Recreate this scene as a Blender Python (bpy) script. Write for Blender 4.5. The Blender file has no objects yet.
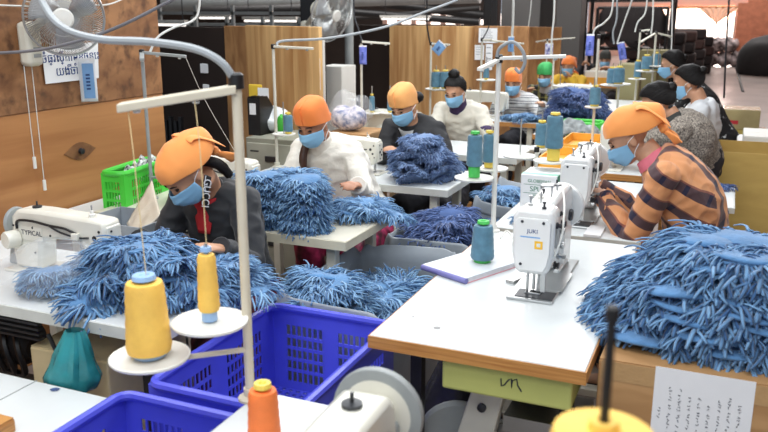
import bpy, bmesh, math, random
from mathutils import Vector, Matrix, noise
import numpy as np

scene = bpy.context.scene
COL = scene.collection
R = math.radians
PI = math.pi

# ---------------------------------------------------------------- camera
CAM_H, FPX = 1.68, 800.0
PITCH, YAW = R(14.44), R(23.14)
cd = bpy.data.cameras.new('camera')
cd.sensor_width = 36.0
cd.lens = FPX / 768 * 36.0
cd.dof.use_dof = True
cd.dof.focus_distance = 3.4
cd.dof.aperture_fstop = 4.5
cd.clip_end = 200
cam = bpy.data.objects.new('camera', cd)
cam.location = (0, 0, CAM_H)
cam.rotation_euler = (PI / 2 - PITCH, 0, YAW)
COL.objects.link(cam)
scene.camera = cam

# ---------------------------------------------------------------- world, lamps, exposure
w = bpy.data.worlds.new('world'); scene.world = w; w.use_nodes = True
w.node_tree.nodes['Background'].inputs[0].default_value = (0.75, 0.85, 1.0, 1)
w.node_tree.nodes['Background'].inputs[1].default_value = 0.6
scene.view_settings.view_transform = 'Standard'
scene.view_settings.look = 'None'
scene.view_settings.exposure = 0.05
scene.view_settings.gamma = 1.0
scene.view_settings.use_curve_mapping = False
scene.cycles.use_denoising = True
scene.cycles.max_bounces = 6
scene.cycles.transparent_max_bounces = 12

def area(name, loc, size, power, col=(1, 1, 1), rot=(0, 0, 0)):
    l = bpy.data.lights.new(name, 'AREA'); l.shape = 'RECTANGLE'
    l.size, l.size_y = size; l.energy = power; l.color = col
    o = bpy.data.objects.new(name, l); o.location = loc; o.rotation_euler = rot
    COL.objects.link(o); return o

# rows of ceiling tubes over the sewing lines (out of frame above)
WHITE = (0.96, 0.985, 1.0)
area('tubes_and_fill', (-2.1, 1.6, 2.9), (2.0, 1.4), 40, WHITE)
area('tubes_and_fill', (-0.5, 1.0, 2.9), (2.0, 1.4), 36, WHITE)
area('tubes_and_fill', (-1.9, 4.2, 2.9), (2.4, 1.6), 64, WHITE)
area('tubes_and_fill', (0.4, 3.7, 2.9), (2.0, 1.6), 42, WHITE)
area('tubes_and_fill', (-1.4, 7.3, 3.0), (3.0, 1.8), 105, WHITE)
area('tubes_and_fill', (-0.6, -0.6, 2.9), (2.6, 1.2), 44, WHITE)  # front fill added behind the camera to brighten the foreground
# fill lamps added to brighten the far hall, then daylight through the far window
area('hall_fill', (-3.0, 12.0, 4.2), (5.0, 3.0), 260, (1, .95, .92))
area('hall_fill', (-1.0, 19.0, 4.2), (5.0, 3.0), 170, (1, .84, .78))
area('hall_fill', (-0.5, 27.0, 4.2), (6.0, 4.0), 480, (1, .95, .93))
area('hall_fill', (-7.5, 13.0, 4.2), (4.0, 4.0), 240, (1, .97, .95))
area('window_daylight', (-1.48, 32.03, 1.27), (2.8, 1.1), 420, (1.0, 0.88, 0.82), (R(-90), 0, 0))

# ---------------------------------------------------------------- layout: photo point to a point in the room
_f = Vector((-math.sin(YAW) * math.cos(PITCH), math.cos(YAW) * math.cos(PITCH), -math.sin(PITCH)))
_r = Vector((math.cos(YAW), math.sin(YAW), 0))
_u = _r.cross(_f)
_c = Vector((0, 0, CAM_H))
def _ray(x, y): return _f * FPX + _r * (x - 384) + _u * (216 - y)
def Z(x, y, z):
    r = _ray(x, y); return _c + r * ((z - CAM_H) / r.z)
def Yp(x, y, Y):
    r = _ray(x, y); return _c + r * (Y / r.y)
def Xp(x, y, X):
    r = _ray(x, y); return _c + r * (X / r.x)

# ---------------------------------------------------------------- materials
def lin(c):
    return tuple(((v / 255) / 12.92 if v <= 10.3 else (((v / 255) + .055) / 1.055) ** 2.4) for v in c) + (1,)
MATS = {}
def mat(name, col, rough=.5, metal=0, var=.08, scale=8, bump=0, bscale=60, spec=.5, trans=0, alpha=1, sheen=0, emit=0, col2=None, coat=0):
    if name in MATS: return MATS[name]
    m = bpy.data.materials.new(name); m.use_nodes = True
    nt = m.node_tree; N = nt.nodes; L = nt.links
    b = N['Principled BSDF']
    b.inputs['Roughness'].default_value = rough
    b.inputs['Metallic'].default_value = metal
    b.inputs['Specular IOR Level'].default_value = spec
    b.inputs['Transmission Weight'].default_value = trans
    b.inputs['Alpha'].default_value = alpha
    b.inputs['Sheen Weight'].default_value = sheen
    b.inputs['Coat Weight'].default_value = coat
    c1 = lin(col)
    if var or col2:
        tc = N.new('ShaderNodeTexCoord'); nz = N.new('ShaderNodeTexNoise')
        nz.inputs['Scale'].default_value = scale; nz.inputs['Detail'].default_value = 4
        L.new(tc.outputs['Object'], nz.inputs['Vector'])
        mx = N.new('ShaderNodeMix'); mx.data_type = 'RGBA'
        mx.inputs[6].default_value = tuple(min(1, v * (1 + var)) for v in c1[:3]) + (1,)
        mx.inputs[7].default_value = lin(col2) if col2 else tuple(v * (1 - var) for v in c1[:3]) + (1,)
        rp = N.new('ShaderNodeMapRange'); rp.inputs[1].default_value = .35; rp.inputs[2].default_value = .65
        L.new(nz.outputs['Fac'], rp.inputs[0]); L.new(rp.outputs[0], mx.inputs[0])
        L.new(mx.outputs[2], b.inputs['Base Color'])
    else:
        b.inputs['Base Color'].default_value = c1
    if bump:
        tc = N.new('ShaderNodeTexCoord'); nz = N.new('ShaderNodeTexNoise')
        nz.inputs['Scale'].default_value = bscale; nz.inputs['Detail'].default_value = 3
        bp = N.new('ShaderNodeBump'); bp.inputs['Strength'].default_value = bump; bp.inputs['Distance'].default_value = .01
        L.new(tc.outputs['Object'], nz.inputs['Vector']); L.new(nz.outputs['Fac'], bp.inputs['Height'])
        L.new(bp.outputs[0], b.inputs['Normal'])
    if emit:
        b.inputs['Emission Color'].default_value = c1; b.inputs['Emission Strength'].default_value = emit
    MATS[name] = m; return m

def wood(name, c1, c2, scale=3, stretch=(1, 1, 8), rough=.55, blotch=None):
    m = bpy.data.materials.new(name); m.use_nodes = True
    nt = m.node_tree; N = nt.nodes; L = nt.links; b = N['Principled BSDF']
    b.inputs['Roughness'].default_value = rough
    tc = N.new('ShaderNodeTexCoord'); mp = N.new('ShaderNodeMapping'); mp.inputs['Scale'].default_value = stretch
    nz = N.new('ShaderNodeTexNoise'); nz.inputs['Scale'].default_value = scale; nz.inputs['Detail'].default_value = 6
    nz.inputs['Distortion'].default_value = .6
    L.new(tc.outputs['Object'], mp.inputs[0]); L.new(mp.outputs[0], nz.inputs['Vector'])
    cr = N.new('ShaderNodeValToRGB'); cr.color_ramp.elements[0].position = .36; cr.color_ramp.elements[1].position = .66
    cr.color_ramp.elements[0].color = lin(c2); cr.color_ramp.elements[1].color = lin(c1)
    L.new(nz.outputs['Fac'], cr.inputs[0]); out = cr.outputs[0]
    if blotch:
        n2 = N.new('ShaderNodeTexNoise'); n2.inputs['Scale'].default_value = blotch[0]; n2.inputs['Detail'].default_value = 5
        L.new(tc.outputs['Object'], n2.inputs['Vector'])
        r2 = N.new('ShaderNodeMapRange'); r2.inputs[1].default_value = .5; r2.inputs[2].default_value = .68
        L.new(n2.outputs['Fac'], r2.inputs[0])
        mx = N.new('ShaderNodeMix'); mx.data_type = 'RGBA'; mx.inputs[7].default_value = lin(blotch[1])
        L.new(r2.outputs[0], mx.inputs[0]); L.new(out, mx.inputs[6]); out = mx.outputs[2]
    L.new(out, b.inputs['Base Color']); return m

def bands(name, cols, freq, dirn=(1, 0, 0), cols2=None, freq2=0, dirn2=(1, 0, 0), rough=.85, bump=.15, mixf=.5):
    """cloth with woven bands: list of (position, colour) on a repeating ramp; optional crossing set darkens it"""
    m = bpy.data.materials.new(name); m.use_nodes = True
    nt = m.node_tree; N = nt.nodes; L = nt.links; b = N['Principled BSDF']
    b.inputs['Roughness'].default_value = rough; b.inputs['Sheen Weight'].default_value = .2
    tc = N.new('ShaderNodeTexCoord')
    def ramp(cols, freq, rot):
        sx = N.new('ShaderNodeVectorMath'); sx.operation = 'DOT_PRODUCT'; sx.inputs[1].default_value = rot
        L.new(tc.outputs['Object'], sx.inputs[0])
        mu = N.new('ShaderNodeMath'); mu.operation = 'MULTIPLY'; mu.inputs[1].default_value = freq
        L.new(sx.outputs['Value'], mu.inputs[0])
        ad = N.new('ShaderNodeMath'); ad.operation = 'FRACT'; L.new(mu.outputs[0], ad.inputs[0])
        cr = N.new('ShaderNodeValToRGB'); cr.color_ramp.interpolation = 'CONSTANT'
        el = cr.color_ramp.elements
        el[0].position, el[0].color = cols[0][0], lin(cols[0][1])
        el[1].position, el[1].color = cols[1][0], lin(cols[1][1])
        for p_, c_ in cols[2:]:
            e = el.new(p_); e.color = lin(c_)
        L.new(ad.outputs[0], cr.inputs[0]); return cr.outputs[0]
    out = ramp(cols, freq, dirn)
    if cols2:
        o2 = ramp(cols2, freq2, dirn2)
        mx = N.new('ShaderNodeMix'); mx.data_type = 'RGBA'; mx.inputs[0].default_value = mixf
        L.new(out, mx.inputs[6]); L.new(o2, mx.inputs[7]); out = mx.outputs[2]
    L.new(out, b.inputs['Base Color'])
    nz = N.new('ShaderNodeTexNoise'); nz.inputs['Scale'].default_value = 25
    bp = N.new('ShaderNodeBump'); bp.inputs['Strength'].default_value = bump; bp.inputs['Distance'].default_value = .02
    L.new(tc.outputs['Object'], nz.inputs['Vector']); L.new(nz.outputs['Fac'], bp.inputs['Height']); L.new(bp.outputs[0], b.inputs['Normal'])
    return m

def fibre(name, dark, light, rough=.9):
    """cut microfibre: every strand its own shade"""
    m = bpy.data.materials.new(name); m.use_nodes = True
    nt = m.node_tree; N = nt.nodes; L = nt.links; b = N['Principled BSDF']
    b.inputs['Roughness'].default_value = rough; b.inputs['Sheen Weight'].default_value = .25
    g = N.new('ShaderNodeNewGeometry'); cr = N.new('ShaderNodeValToRGB')
    cr.color_ramp.elements[0].color = lin(dark); cr.color_ramp.elements[1].color = lin(light)
    L.new(g.outputs['Random Per Island'], cr.inputs[0]); L.new(cr.outputs[0], b.inputs['Base Color'])
    return m

# ---------------------------------------------------------------- mesh building
def basis(ax):
    ax = Vector(ax).normalized()
    t = Vector((0, 0, 1)) if abs(ax.z) < .9 else Vector((1, 0, 0))
    x = t.cross(ax).normalized(); return x, ax.cross(x), ax

class MB:
    def __init__(s): s.v = []; s.f = []
    def add(s, vs, fs, M=None):
        n = len(s.v)
        s.v += [tuple((M @ Vector(p)) if M else p) for p in vs]
        s.f += [tuple(i + n for i in f) for f in fs]; return s
    def box(s, c, d, M=None, rz=0):
        x, y, z = (k / 2 for k in d)
        vs = [Vector(p) for p in ((-x,-y,-z),(x,-y,-z),(x,y,-z),(-x,y,-z),(-x,-y,z),(x,-y,z),(x,y,z),(-x,y,z))]
        T = Matrix.Translation(c) @ Matrix.Rotation(rz, 4, 'Z')
        if M: T = M @ T
        return s.add(vs, [(0,3,2,1),(4,5,6,7),(0,1,5,4),(1,2,6,5),(2,3,7,6),(3,0,4,7)], T)
    def b2(s, lo, hi):
        return s.box([(a + b) / 2 for a, b in zip(lo, hi)], [abs(b - a) for a, b in zip(lo, hi)])
    def prism(s, poly, a, b, axis='z', M=None):
        n = len(poly)
        def P(u, v, t): return {'z': (u, v, t), 'y': (u, t, v), 'x': (t, u, v)}[axis]
        vs = [P(u, v, a) for u, v in poly] + [P(u, v, b) for u, v in poly]
        fs = [tuple(range(n)), tuple(range(2 * n - 1, n - 1, -1))]
        fs += [(i, i + n, (i + 1) % n + n, (i + 1) % n) for i in range(n)]
        return s.add(vs, fs, M)
    def lathe(s, prof, o=(0, 0, 0), ax=(0, 0, 1), n=20, M=None):
        x, y, a = basis(ax); o = Vector(o); vs = []; fs = []
        for r, h in prof:
            for k in range(n):
                t = 2 * PI * k / n
                vs.append(o + a * h + x * (r * math.cos(t)) + y * (r * math.sin(t)))
        for i in range(len(prof) - 1):
            for k in range(n):
                q = (k + 1) % n
                fs.append((i * n + k, i * n + q, (i + 1) * n + q, (i + 1) * n + k))
        if prof[0][0] > 1e-6: fs.append(tuple(range(n - 1, -1, -1)))
        if prof[-1][0] > 1e-6: fs.append(tuple((len(prof) - 1) * n + k for k in range(n)))
        return s.add(vs, fs, M)
    def cyl(s, p, q, r, r2=None, n=14):
        p, q = Vector(p), Vector(q)
        return s.lathe([(r, 0), (r if r2 is None else r2, (q - p).length)], p, q - p, n)
    def ell(s, c, r, Rm=None, nu=16, nv=10):
        vs = []; fs = []; c = Vector(c)
        for j in range(nv + 1):
            th = PI * j / nv
            for i in range(nu):
                ph = 2 * PI * i / nu
                p = Vector((r[0] * math.sin(th) * math.cos(ph), r[1] * math.sin(th) * math.sin(ph), r[2] * math.cos(th)))
                vs.append(c + (Rm @ p if Rm else p))
        for j in range(nv):
            for i in range(nu):
                q = (i + 1) % nu
                fs.append((j * nu + i, (j + 1) * nu + i, (j + 1) * nu + q, j * nu + q))
        return s.add(vs, fs)
    def tube(s, pts, r, n=8, lat=None, ry=None):
        """swept tube; r a number or a list; with lat (a fixed sideways axis) and ry it sweeps ellipses"""
        pts = [Vector(p) for p in pts]; m = len(pts); vs = []; fs = []
        rs = r if isinstance(r, (list, tuple)) else [r] * m
        rys = ry if ry is not None else rs
        pn = None
        for i, p in enumerate(pts):
            t = (pts[min(i + 1, m - 1)] - pts[max(i - 1, 0)]).normalized()
            if lat is not None:
                b = t.cross(Vector(lat)).normalized(); a = b.cross(t).normalized()
            else:
                if pn is None: a = basis(t)[0]
                else:
                    a = pn - t * pn.dot(t); a = a.normalized() if a.length > 1e-6 else basis(t)[0]
                b = t.cross(a)
            pn = a
            for k in range(n):
                th = 2 * PI * k / n
                vs.append(p + a * (rs[i] * math.cos(th)) + b * (rys[i] * math.sin(th)))
        for i in range(m - 1):
            for k in range(n):
                q = (k + 1) % n
                fs.append((i * n + k, i * n + q, (i + 1) * n + q, (i + 1) * n + k))
        fs.append(tuple(range(n - 1, -1, -1))); fs.append(tuple((m - 1) * n + k for k in range(n)))
        return s.add(vs, fs)
    def grid(s, fn, nu, nv, closed=False):
        vs = [fn(i / nu, j / nv) for j in range(nv + 1) for i in range(nu + (0 if closed else 1))]
        w_ = nu if closed else nu + 1
        fs = []
        for j in range(nv):
            for i in range(nu):
                q = (i + 1) % w_
                fs.append((j * w_ + i, j * w_ + q, (j + 1) * w_ + q, (j + 1) * w_ + i))
        return s.add(vs, fs)
    def mesh(s, name):
        me = bpy.data.meshes.new(name); me.from_pydata([tuple(p) for p in s.v], [], s.f); me.update(); return me
    def build(s, name, m, parent=None, bevel=0, smooth=40, solid=0, subs=0):
        me = s.mesh(name)
        bm = bmesh.new(); bm.from_mesh(me); bmesh.ops.recalc_face_normals(bm, faces=bm.faces); bm.to_mesh(me); bm.free()
        if smooth:
            me.shade_smooth(); me.set_sharp_from_angle(angle=R(smooth))
        return link(name, me, m, parent, bevel, solid, subs)

def link(name, me, m, parent=None, bevel=0, solid=0, subs=0):
    o = bpy.data.objects.new(name, me); COL.objects.link(o)
    if m: me.materials.clear(); me.materials.append(m)
    if parent: o.parent = parent
    if solid:
        k = o.modifiers.new('solid', 'SOLIDIFY'); k.thickness = solid; k.offset = 0
    if bevel:
        k = o.modifiers.new('bevel', 'BEVEL'); k.width = bevel; k.segments = 2; k.limit_method = 'ANGLE'; k.angle_limit = R(40)
    if subs:
        k = o.modifiers.new('sub', 'SUBSURF'); k.levels = subs; k.render_levels = subs
    return o

def tag(o, label=None, cat=None, group=None, kind=None):
    if label: o['label'] = label
    if cat: o['category'] = cat
    if group: o['group'] = group
    if kind: o['kind'] = kind
    return o
def thing(name, label, cat, loc=(0, 0, 0), rz=0, group=None):
    o = bpy.data.objects.new(name, None); COL.objects.link(o); o.empty_display_size = .05
    o.location = loc; o.rotation_euler = (0, 0, rz); return tag(o, label, cat, group)
def struct(o): o['kind'] = 'structure'; return o
def dup(o, loc=None, rot=None, label=None, group=None, parent=None, scale=None):
    c = o.copy(); COL.objects.link(c)
    if parent: c.parent = parent
    if loc is not None: c.location = loc
    if rot is not None: c.rotation_euler = rot
    if scale is not None: c.scale = scale
    if label: c['label'] = label
    if group: c['group'] = group
    for ch in list(o.children): dup(ch, parent=c)
    return c
def curve_pts(p, n=24):
    """smooth path through points"""
    p = [Vector(q) for q in p]; out = []
    for i in range(len(p) - 1):
        a, b, c, d = p[max(i - 1, 0)], p[i], p[i + 1], p[min(i + 2, len(p) - 1)]
        k = max(2, n // (len(p) - 1))
        for j in range(k):
            t = j / k
            out.append(.5 * (2 * b + (c - a) * t + (2 * a - 5 * b + 4 * c - d) * t * t + (3 * b - a - 3 * c + d) * t ** 3))
    out.append(p[-1]); return out
def text(s, size, m, parent, M, name='lettering', align='CENTER', ext=.0006):
    c = bpy.data.curves.new(name, 'FONT'); c.body = s; c.size = size; c.align_x = align; c.align_y = 'CENTER'; c.extrude = ext
    o = bpy.data.objects.new(name, c); COL.objects.link(o)
    dg = bpy.context.evaluated_depsgraph_get(); me = bpy.data.meshes.new_from_object(o.evaluated_get(dg))
    bpy.data.objects.remove(o); me.transform(M)
    o = link(name, me, m, parent); return o
def remesh(mb, voxel, smooth_it=4, factor=.5):
    me = mb.mesh('tmp'); o = bpy.data.objects.new('tmp', me); COL.objects.link(o)
    bm = bmesh.new(); bm.from_mesh(me); bmesh.ops.recalc_face_normals(bm, faces=bm.faces); bm.to_mesh(me); bm.free()
    k = o.modifiers.new('r', 'REMESH'); k.mode = 'VOXEL'; k.voxel_size = voxel
    if smooth_it:
        k = o.modifiers.new('s', 'SMOOTH'); k.factor = factor; k.iterations = smooth_it
    dg = bpy.context.evaluated_depsgraph_get(); out = bpy.data.meshes.new_from_object(o.evaluated_get(dg))
    bpy.data.objects.remove(o); bpy.data.meshes.remove(me); out.shade_smooth(); return out
def wrinkle(me, amp, sc, seed=0):
    n = len(me.vertices); nr = [v.normal.copy() for v in me.vertices]; off = Vector((seed * 3.1, seed * 1.7, seed))
    for v, q in zip(me.vertices, nr):
        p = v.co * sc + off
        p = Vector((p.x, p.y, p.z * 1.6 + .5 * noise.noise(p * .7)))
        d = 1 - abs(noise.noise(p)) * 2.4 + .5 * noise.noise(p * 2.3)
        v.co += q * (amp * d)
    me.update()
# ---------------------------------------------------------------- the materials of the place
M_LAM = mat('white_laminate', (214, 219, 220), .32, var=.04, scale=5)
M_LAM2 = mat('grey_laminate', (212, 208, 192), .35, var=.05, scale=4)
M_EDGE = wood('plywood_edge', (205, 150, 84), (176, 118, 60), 6, (1, 1, 30), .5)
M_WEDGE = mat('white_edge', (205, 207, 200), .4)
M_ENAMEL = mat('cream_enamel', (226, 224, 212), .26, var=.03, coat=.3)
M_ENWHITE = mat('white_enamel', (228, 230, 229), .26, var=.03, coat=.3)
M_STEEL = mat('steel', (190, 192, 192), .28, .9, var=.05)
M_DSTEEL = mat('dark_steel', (70, 72, 76), .4, .7)
M_BLACK = mat('black_plastic', (22, 22, 24), .45)
M_DARK = mat('dark_paint', (38, 36, 36), .6)
M_GREYP = mat('grey_paint', (150, 155, 155), .45)
M_WHITEP = mat('white_plastic', (228, 228, 222), .4, var=.03)
M_OFFW = mat('offwhite_paint', (212, 210, 196), .4, var=.05)
M_BLUEC = mat('blue_crate_plastic', (84, 90, 218), .34, var=.05, coat=.2)
M_GREENC = mat('green_crate_plastic', (70, 200, 62), .4, var=.05)
M_MOP = fibre('blue_microfibre', (42, 84, 134), (122, 168, 210))
M_MOPL = mat('blue_pad_cloth', (84, 132, 180), .85, var=.12, scale=18, bump=.3, bscale=90, sheen=.3)
M_MOPF = fibre('grey_blue_microfibre', (56, 80, 126), (122, 152, 196))
M_MOPN = fibre('navy_microfibre', (36, 56, 104), (92, 120, 178))
M_MOPNL = mat('navy_pad_cloth', (64, 90, 140), .85, var=.15, scale=18)
M_MOPP = fibre('pale_blue_microfibre', (56, 104, 156), (140, 184, 222))
M_CARD = wood('cardboard', (190, 148, 100), (172, 130, 84), 4, (1, 1, 5), .75)
M_CARDY = wood('yellow_cardboard', (196, 164, 92), (180, 148, 78), 3, (1, 1, 3), .7)
M_TAPE = mat('packing_tape', (186, 150, 104), .12, var=.05, bump=.3, bscale=40)
M_PAPER = mat('white_paper', (236, 238, 240), .7, var=.02)
M_INK = mat('ink', (40, 44, 60), .8, var=0)
M_INKB = mat('blue_ink', (46, 72, 130), .8, var=0)
M_TEAL = mat('teal_thread', (84, 128, 150), .6, var=.14, scale=30, bump=.25, bscale=220, sheen=.2)
M_YTHR = mat('yellow_thread', (250, 200, 94), .6, var=.08, scale=20, bump=.2, bscale=220)
M_OTHR = mat('orange_thread', (240, 124, 58), .6, var=.08, scale=20, bump=.2, bscale=220)
M_CYEL = mat('yellow_core_plastic', (232, 205, 90), .4)
M_CGRN = mat('green_core_plastic', (76, 190, 90), .4)
M_CBLU = mat('pale_blue_core_plastic', (150, 185, 225), .4)
M_GREYF = mat('grey_tarpaulin', (150, 158, 166), .5, var=.12, scale=5, bump=.25, bscale=9)
M_CABLE = mat('grey_cable', (150, 156, 160), .4, var=.03)
M_CABLEL = mat('pale_cable', (206, 208, 204), .4, var=.03)
M_GLASS = mat('clear_film', (235, 240, 244), .06, var=.02, alpha=.15, bump=.9, bscale=22, spec=.8)
M_TAGB = mat('blue_packet', (126, 172, 222), .4, var=.1)
M_TAGP = mat('violet_packet', (120, 130, 205), .4, var=.3, scale=25, col2=(78, 100, 190))
M_RED = mat('red_mark', (180, 40, 50), .5)
M_GREEN = mat('green_print', (40, 120, 90), .7)
M_LIME = mat('lime_drawer', (200, 205, 120), .45, var=.04)

# ---------------------------------------------------------------- the setting
M_FLOOR = mat('concrete_floor', (150, 138, 132), .3, var=.18, scale=1.2, bump=.05, bscale=8, spec=.6)
fl = struct(MB().b2((-13, -2.5, -.1), (5, 32.2, 0)).build('floor', M_FLOOR, smooth=0))
M_CEIL = mat('dark_ceiling', (92, 94, 98), .8, var=.15, scale=1)
struct(MB().b2((-13, -2.5, 4.4), (5, 32.2, 4.5)).build('ceiling', M_CEIL, smooth=0))
M_PINK = mat('far_plaster', (222, 178, 162), .8, var=.06, scale=.8)
M_PLYU = wood('mottled_plywood', (164, 118, 78), (118, 78, 48), 4, (1, 1, 1.6), .6, (13, (92, 60, 38)))
M_PLYL = wood('warm_plywood', (186, 132, 82), (160, 106, 62), 1.4, (1, .5, 7), .55)
M_PLYC = wood('pale_plywood', (228, 186, 128), (172, 122, 72), 1.6, (7, 1, .5), .55)
M_PLYC2 = wood('brown_plywood', (192, 144, 94), (146, 102, 62), 3.2, (3, 1, 1), .6)
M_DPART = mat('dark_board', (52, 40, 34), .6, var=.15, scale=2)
M_CHAR = mat('charcoal_board', (84, 84, 84), .7, var=.1, scale=1)
M_DAYLIT = mat('daylit_pane', (255, 244, 236), .3, var=0, emit=2.2)

# left plywood wall: mottled upper sheet, paler lower sheet
wl = struct(MB().b2((-3.05, -1.5, 0), (-3.0, 3.77, 1.214)).build('wall_left', M_PLYL, smooth=0, bevel=.003))
o = struct(MB().b2((-3.05, -1.5, 1.2155), (-2.996, 3.77, 2.9)).build('trim_1', M_PLYU, smooth=0, bevel=.004))
# a lens-shaped patch plugged into the sheet
pc = Xp(80, 151, -3.0)
mb = MB()
poly = [(pc.y + .11 * math.cos(t) * (1 - .25 * abs(math.sin(t))), pc.z + .045 * math.sin(t) * abs(math.sin(t)) ** .6) for t in [2 * PI * k / 24 for k in range(24)]]
mb.prism(poly, -3.0, -2.996, 'x')
struct(mb.build('trim_2', M_PLYU, smooth=0))
mb = MB(); mb.lathe([(.016, 0), (.014, .02), (0, .022)], pc, (1, 0, 0)); struct(mb.build('trim_3', M_DSTEEL))

# partitions of boards between the lines
def panel(name, p0, p1, z1, m, th=.03, z0=0):
    d = (Vector((p1[0], p1[1], 0)) - Vector((p0[0], p0[1], 0))); L = d.length; a = math.atan2(d.y, d.x)
    o = struct(MB().box((0, 0, (z0 + z1) / 2), (L, th, z1 - z0)).build(name, m, smooth=0, bevel=.004))
    o.location = ((p0[0] + p1[0]) / 2, (p0[1] + p1[1]) / 2, 0); o.rotation_euler = (0, 0, a); return o
def col(px, py, Y): q = Yp(px, py, Y); return (q.x, q.y)
panel('wall_partition_dark', col(158, 60, 5.3), col(228, 60, 5.0), Yp(200, 27, 5.1).z, M_DPART)
panel('wall_partition_brown', col(227, 60, 4.99), col(248, 60, 4.9), Yp(240, 26, 4.95).z, M_PLYC2)
panel('wall_partition_pale', col(248, 60, 4.89), col(321, 60, 4.6), Yp(290, 26, 4.75).z, M_PLYC)
panel('wall_partition_charcoal', col(346, 60, 8.6), col(391, 60, 8.3), Yp(370, 25, 8.4).z, M_DPART)
panel('wall_partition_timber', col(390, 60, 8.1), col(474, 60, 8.0), Yp(440, 26, 8.0).z, M_PLYC)
panel('wall_partition_umber', col(474, 60, 7.98), col(528, 60, 7.9), Yp(500, 26, 8.0).z, M_PLYC2)
panel('wall_partition_slate', col(500, 60, 14.4), col(582, 60, 13.9), 2.6, M_CHAR)
panel('wall_partition_rust', col(496, 60, 11.2), col(560, 60, 11.0), Yp(530, 27, 11.0).z, M_PLYC2)
# the unlit hall behind the boards
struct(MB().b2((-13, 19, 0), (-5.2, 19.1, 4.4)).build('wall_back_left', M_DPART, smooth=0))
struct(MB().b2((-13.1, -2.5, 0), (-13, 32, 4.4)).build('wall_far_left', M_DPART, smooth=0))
struct(MB().b2((4.9, -2.5, 0), (5, 32, 4.4)).build('wall_right', M_PINK, smooth=0))
# far wall with its window opening
wx0, wx1 = Yp(650, 20, 32).x, Yp(735, 20, 32).x
wz0, wz1 = Yp(700, 38, 32).z, Yp(700, 6, 32).z
mb = MB()
mb.b2((-5.2, 32, 0), (wx0, 32.1, 4.4)); mb.b2((wx1, 32, 0), (5, 32.1, 4.4))
mb.b2((wx0, 32, 0), (wx1, 32.1, wz0)); mb.b2((wx0, 32, wz1), (wx1, 32.1, 4.4))
struct(mb.build('wall_back', M_PINK, smooth=0))
win = struct(MB().b2((wx0, 32.06, wz0), (wx1, 32.09, wz1)).build('window_1', M_DAYLIT, smooth=0))
mb = MB()
for x in (wx0, (wx0 * 2 + wx1) / 3, (wx0 + 2 * wx1) / 3, wx1): mb.b2((x - .03, 32.0, wz0), (x + .03, 32.05, wz1))
mb.b2((wx0, 32.0, wz0 - .05), (wx1, 32.05, wz0)); struct(mb.build('frame', M_WHITEP, win, smooth=0))
# gathered swag curtains over the window
M_CURT = mat('peach_curtain', (240, 205, 180), .8, var=.1, scale=6, trans=.0)
for k, (pl, pr_, tip) in enumerate(((628, 668, 642), (697, 742, 716))):
    a, b_, t_ = Yp(pl, 8, 31.9), Yp(pr_, 7, 31.9), Yp(tip, 27, 31.9)
    def cf(u, v, a=a, b_=b_, t_=t_):
        top = a.lerp(b_, u); p = top.lerp(t_, v * (.55 + .45 * (1 - abs(2 * u - 1))))
        return (p.x + (t_.x - p.x) * v * .25, 31.9 - .05 * math.sin(u * 40) * (1 - .5 * v), p.z)
    o = MB().grid(cf, 40, 10).build('swag_curtain', M_CURT, solid=.02)
    tag(o, ('peach gathered curtain swag hanging at the shaded side of the far window, behind the racks', 'peach gathered curtain swag hanging down over the bright far window')[k], 'curtain', 'swag curtains at the far window')
q = Yp(640, 8, 31.85); q2 = Yp(742, 6, 31.85)
tag(MB().cyl((q.x - .6, 31.95, q.z + .02), (q2.x, 31.95, q.z + .02), .048).build('curtain_rail', M_PLYL), 'wooden curtain rail over the far window', 'rail')
# second window strip far behind the plywood boards
a, b_ = Yp(385, 24, 18.9), Yp(505, 14, 18.9)
wn = struct(MB().b2((a.x, 18.94, a.z), (b_.x, 18.98, b_.z)).build('window_2', M_DAYLIT, smooth=0))
mb = MB()
for k in range(9):
    x = a.x + (b_.x - a.x) * k / 8; mb.b2((x - .06, 18.88, a.z), (x + .06, 18.93, b_.z))
struct(mb.build('frame', M_PINK, wn, smooth=0))
# posts and pipes of the building
def post(name, px, Y, wd, m, z1=4.4, z0=0):
    q = Yp(px, 20, Y); return struct(MB().b2((q.x - wd / 2, Y - wd / 2, z0), (q.x + wd / 2, Y + wd / 2, z1)).build(name, m, smooth=0, bevel=.01))
post('column_1', 313, 6.2, .16, M_BLACK)
post('column_2', 492, 9.5, .17, M_BLACK)
post('column_3', 548, 11.6, .2, M_DARK)
post('column_4', 570, 13.4, .42, M_CHAR)
q = Yp(753, 20, 31.6); struct(MB().cyl((q.x, 31.8, 0), (q.x, 31.8, 4.4), .16, n=16).build('column_5', M_PINK))
# a dark floor drain line on the far floor
a, b_ = Z(733, 62, .002), Z(743, 92, .002)
struct(MB().tube([a, a.lerp(b_, .4) + Vector((.03, 0, 0)), b_], .03, 6).build('trim_4', M_DARK))
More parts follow.
